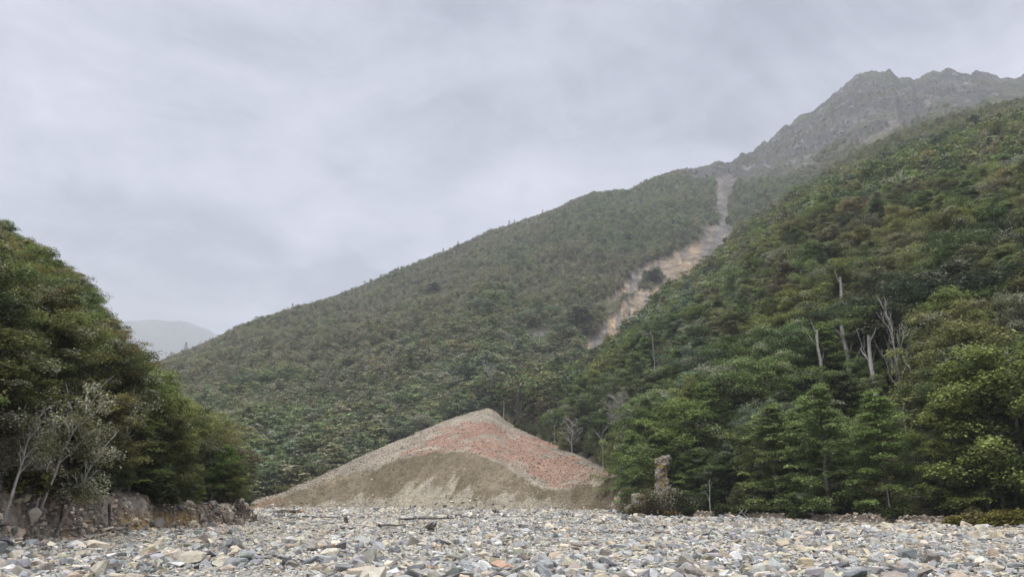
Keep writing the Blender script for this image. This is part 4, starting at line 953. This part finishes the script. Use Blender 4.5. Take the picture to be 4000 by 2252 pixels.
# rock pillar with lichen
def rock_pile(name, label, cat, px, r, blocks, mat_t, seed, group=None):
    rg = np.random.default_rng(seed); x, y, z = at_r(px, r)
    bm = bmesh.new()
    for (dx, dz, sx, sz) in blocks:
        m = hull_rock(seed*17+int(abs(dx)*100)+int(dz*37), 1.6*sz/sx, 26)
        b2 = bmesh.new(); b2.from_mesh(m); R_ = Matrix.Rotation(rg.uniform(0, 6), 4, 'Z')
        bmesh.ops.subdivide_edges(b2, edges=b2.edges[:], cuts=1, use_grid_fill=True)
        for v in b2.verts:
            v.co = R_ @ (v.co*sx); v.co += Vector((dx, rg.normal(0, .01), dz)); q = v.co
            v.co += v.normal*float(fbm(np.array(q.x*2.2+q.y), np.array(q.z*2.2+3), 7, 3))*.35
        t2 = bpy.data.meshes.new('tmp'); b2.to_mesh(t2); bm.from_mesh(t2); b2.free(); bpy.data.meshes.remove(t2); bpy.data.meshes.remove(m)
    me = bpy.data.meshes.new(name); bm.to_mesh(me); bm.free(); o = obj(name, me, mat_t, None, (x, y, z)); tag(o, label, cat, group); return o
def lichen_rock():
    m, t, b = newmat('lichened_rock'); g = nd(t, 'ShaderNodeNewGeometry'); P_ = g.outputs['Position']
    c = mixc(t, rng_map(t, noise(t, P_, 1.6, 5, .7), .45, .55, 0, 1), (.06, .055, .05), (.19, .175, .155))
    c = mixc(t, rng_map(t, noise(t, P_, 4.5, 5, .75), .50, .54, 0, .95), c, (.32, .30, .27))
    mp = nd(t, 'ShaderNodeMapping'); mp.inputs['Location'].default_value = (9, 3, 5); t.links.new(P_, mp.inputs[0])
    c = mixc(t, rng_map(t, noise(t, mp.outputs[0], 1.9, 6, .75), .51, .56, 0, .9), c, (.26, .16, .03))
    t.links.new(c, b.inputs['Base Color']); bump(t, b, noise(t, P_, 5, 6, .7), .1, .8); return m
M_lrock = lichen_rock()
rock_pile('rock_pillar', 'tall narrow rock pillar crusted with orange and white lichen', 'rock pillar', 2592, 94, [(0, .7, 1.7, 1.5), (.35, 1.9, 1.3, 1.6), (-.5, 1.8, 1.2, 1.5), (.5, 2.9, 1.2, 1.2), (-.3, 3.0, 1.5, 1.2), (.05, 3.9, 1.4, 1.0), (-.25, 4.6, 1.3, .9), (.3, 4.9, .9, .9), (0, 5.5, 1.5, 1.0), (-.3, 6.2, 1.2, .9), (.4, 6.3, 1.0, .9), (.75, 6.75, .9, .6), (1.3, .9, 1.2, 1.5), (-1.2, .8, 1.1, 1.4), (-1.1, 1.9, .7, 1.0), (1.2, 2.2, .8, 1.2)], M_lrock, 3)
rock_pile('rock_outcrop', 'low bushy lichened rock outcrop beside the tall pillar', 'rock outcrop', 2492, 97, [(0, .6, 2.4, 1.6), (-.8, .6, 1.8, 1.4), (.6, 1.4, 2.0, 1.5), (-.3, 1.8, 1.5, 1.1)], M_lrock, 5)
def plain_rock(nm, c1, c2, s=1.5):
    m, t, b = newmat(nm); g = nd(t, 'ShaderNodeNewGeometry'); n = noise(t, g.outputs['Position'], s, 6, .7)
    t.links.new(mixc(t, rng_map(t, n, .38, .62, 0, 1), c1, c2), b.inputs['Base Color']); bump(t, b, n, .15, 1.0); return m
M_palerock = plain_rock('pale_fractured_rock', (.16, .12, .09), (.42, .34, .26)); M_greyrock = plain_rock('grey_tan_rock', (.13, .11, .09), (.30, .26, .21)); M_brownrock = plain_rock('brown_rock', (.07, .055, .045), (.17, .14, .12))
rock_pile('rock_outcrop', 'pale tan fractured rock at the forest end of the cut face', 'rock outcrop', 2420, 126, [(0, .9, 1.9, 2.3), (.9, .4, 1.6, 1.3), (-.9, .3, 1.3, 1.0), (.2, 2.0, 1.2, 1.2)], M_palerock, 6)
sl = rock_pile('rock_slab', 'long dark brown slab lying on the gravel below the low fan end', 'boulder', 1112, 112, [(-1.0, .25, 1.8, .5), (0, .3, 2.2, .55), (1.3, .35, 1.9, .5)], M_brownrock, 8)
rock_pile('boulder', 'rusty orange-brown low boulder beside the long dark slab', 'boulder', 1185, 108, [(0, .15, 1.6, .45), (.9, .1, 1.1, .3)], plain_rock('rusty_rock', (.22, .13, .08), (.36, .24, .15)), 9)
# grey bank knob at the end of the left bank
rock_pile('rock_outcrop', 'pale tan block jutting from the end of the brown bank', 'rock outcrop', 905, 60.5, [(0, .35, 1.2, .8), (-.8, .2, .9, .6), (.6, .15, .8, .5)], M_greyrock, 10)

# driftwood
def log(label, px0, py0, px1, py1, rad, mat, seed, lift=.12, twigs=0, cat='driftwood', name='driftwood_log', group='driftwood on the riverbed'):
    """a log lying on the riverbed between two points of it"""
    x0, y0, z0 = hit(px0, max(py0, 1972), None); x1, y1, z1 = hit(px1, max(py1, 1972), None)
    rg = np.random.default_rng(seed); T = MB(); n = 8; L = math.hypot(x1-x0, y1-y0)
    if L > 16:                                       # keep the log's real length
        k = 9/L; x1, y1 = x0+(x1-x0)*k, y0+(y1-y0)*k
    path = wob((0, 0, 0), (x1-x0, y1-y0, 0), n, .12, rg); gz = ground(path[:, 0]+x0, path[:, 1]+y0)[0]; path[:, 2] = gz+lift*.6-gz[0]+np.abs(rg.normal(0, .06, n))
    T.tube(path, np.linspace(rad*.75, rad*.3, n)*rg.uniform(.8, 1.2, n), 7)
    for i in range(twigs):
        q = rg.integers(1, n-1); d = rg.normal(0, 1, 3); d[2] = abs(d[2])*.7+.15; d /= np.linalg.norm(d)
        T.tube(wob(path[q], path[q]+d*rg.uniform(.25, .7), 4, .1, rg), np.linspace(rad*.4, .012, 4), 4)
    o = obj(name, T.mesh(name), mat, None, (x0, y0, gz[0])); tag(o, label, cat, group)
log('long dark weathered log across the middle gravel', 1480, 2070, 1690, 2052, .10, M_drift, 1, .2, 6)
log('dark low log behind the long weathered one', 1560, 2034, 1780, 2030, .13, M_darkwood, 2, .2, 5)
log('brown branch lying beyond the dark low log', 1800, 2022, 1880, 2026, .10, M_drift, 3, .2, 6)
log('dark rotten root lump with stubs on the gravel', 1672, 2070, 1695, 2076, .17, M_darkwood, 4, .2, 8, 'tree root', 'tree_root')
log('small dark upright root sticking from the gravel left of the logs', 1345, 2035, 1358, 2045, .14, M_darkwood, 5, .3, 10, 'tree root', 'tree_root')
log('dark spiky stump at the foot of the cut face', 1925, 2000, 1955, 2008, .2, M_darkwood, 6, .3, 10, 'tree root', 'tree_root')
log('curved bleached branch on the far gravel', 1808, 2008, 1850, 2006, .09, M_white, 7, .3, 3)
log('small white forked branch on the far gravel left of the logs', 1425, 2014, 1440, 2006, .08, M_white, 8, .3, 3)
log('thin dark log lying toward the forest edge', 2335, 2050, 2400, 2048, .07, M_drift, 9, .15, 2)
log('straight dark stick on the gravel before the rock pillar', 2430, 2066, 2500, 2064, .05, M_darkwood, 10, .15, 1)
log('pale stick poking from the gravel before the forest edge', 2640, 2020, 2672, 2026, .06, M_white, 11, .2, 2)
log('dark branch pile at the end of the gravel near the cut face', 1180, 2022, 1330, 2026, .09, M_darkwood, 12, .2, 9)
log('grey log at the toe of the cut face', 2110, 2000, 2165, 1999, .1, M_drift, 13, .2, 2)
log('slanting thin log on the near gravel of the forest side', 2560, 2085, 2640, 2095, .05, M_drift, 14, .15, 2)
# fallen sticks on the fan edge
def stick_on(label, pa, pb, rad, mat, seed):
    a = hit(*pa, zfan, 120); b = hit(*pb, zfan, 120); rg = np.random.default_rng(seed); T = MB(); d = np.array(b)-np.array(a); L = np.linalg.norm(d)
    if L > 10: d = d*8/L
    T.tube(wob((0, 0, .2), d+np.array([0, 0, .35]), 6, .25, rg), np.linspace(rad, rad*.4, 6), 5)
    for i in range(3): q = d*rg.uniform(.3, .9); T.tube(wob(q+[0, 0, .25], q+rg.normal(0, .8, 3)+[0, 0, .8], 4, .1, rg), np.linspace(rad*.5, .02, 4), 4)
    o = obj('fallen_branch', T.mesh('fallen_branch'), mat, None, a); tag(o, label, 'branch', 'fallen wood on the debris fan')
stick_on('pale fallen trunk near the top of the fan edge', (1975, 1660), (2010, 1690), .14, M_white, 1)
stick_on('pale fallen branch along the fan edge below the thick dead tree', (2090, 1735), (2150, 1765), .16, M_dead, 2)
stick_on('grey fallen log along the fan edge before the twiggy dead tree', (2180, 1775), (2240, 1800), .16, M_dead, 3)
stick_on('dark fallen branch lying on the red gravel', (2305, 1860), (2360, 1868), .13, M_darkwood, 4)
stick_on('short dark fallen branch on the tan gravel of the fan', (1565, 1750), (1600, 1765), .12, M_darkwood, 5)
stick_on('grey fallen branch under the trees at the low fan edge', (2270, 1810), (2330, 1840), .13, M_dead, 6)
for j, (px, dx, lb) in enumerate([(250, 1.1, 'dark root trailing down the bank under the leaning pale tree'), (430, 1.6, 'long dark root slanting down the bank beside pale rocks'), (520, -.9, 'thin grey root hanging from the bank lip'), (700, .8, 'short brown root under the dark trees on the bank'), (860, -.7, 'pale broken root near the end of the bank')]):
    a = azi(px); r = float(I(a, LRB))+1.9; x, y = r*math.sin(a), r*math.cos(a); z = float(ground(np.array([x]), np.array([y]))[0][0]); rg = np.random.default_rng(200+j); T = MB()
    u = np.linspace(0, 1, 8); qx = x+dx*u; qy = y-1.9*u; gz = ground(qx, qy)[0]; pts = np.stack([qx-x, qy-y, gz-z+.12+rg.normal(0, .05, 8)], -1)
    T.tube(pts, np.linspace(.07, .025, 8), 5)
    for k in range(4): q = pts[rg.integers(1, 7)]; T.tube(wob(q, q+np.array([rg.normal(0, .4), -.2, rg.normal(0, .25)]), 4, .06, rg), np.linspace(.03, .012, 4), 4)
    o = obj('tree_root', T.mesh('tree_root'), [M_darkwood, M_darkwood, M_dead, M_drift, M_pale][j], None, (x, y, z)); tag(o, lb, 'tree root', 'roots hanging down the brown bank')
# crossed sticks at forest edge
def stick_up(label, px, r, dx, h, rad, mat, seed):
    x, y, z = at_r(px, r); rg = np.random.default_rng(seed); T = MB(); T.tube(wob((0, 0, -.1), (dx, .2, h), 6, .15, rg), np.linspace(rad, rad*.4, 6), 5)
    T.tube(wob((dx*.5, .1, h*.5), (dx*.5+.4, .1, h*.9), 4, .1, rg), np.linspace(rad*.6, .015, 4), 4)
    o = obj('fallen_branch', T.mesh('fallen_branch'), mat, None, (x, y, z)); tag(o, label, 'branch', 'sticks leaning at the forest edge')
stick_up('thin stick leaning up from the bank before the dark forest', 2870, 81, .9, 1.0, .05, M_dead, 1)
stick_up('pale stick leaning back against the dark forest hollow', 2922, 80, -.9, 1.1, .05, M_pale, 2)

# ---------------------------------------------------------------- haze
def haze():
    bm = bmesh.new(); bmesh.ops.create_cube(bm, size=1); me = bpy.data.meshes.new('haze'); bm.to_mesh(me); bm.free()
    x0, x1, y0, y1, z0, z1 = -9300, 9300, -9300, 9300, -ZLOW, 1150
    o = obj('haze', me); o.scale = (x1-x0, y1-y0, z1-z0); o.location = ((x0+x1)/2, (y0+y1)/2, (z0+z1)/2)
    m = bpy.data.materials.new('haze'); m.use_nodes = True; t = m.node_tree; t.nodes.clear()
    out = t.nodes.new('ShaderNodeOutputMaterial'); v = t.nodes.new('ShaderNodeVolumePrincipled')
    v.inputs['Color'].default_value = (.72, .75, .83, 1); v.inputs['Density'].default_value = HAZE; v.inputs['Anisotropy'].default_value = 0
    t.links.new(v.outputs[0], out.inputs['Volume']); me.materials.append(m); tag(o, 'thin grey mist hanging across the valley and mountain', 'haze', kind='stuff')
ZLOW = 7
HAZE = .0002
haze()
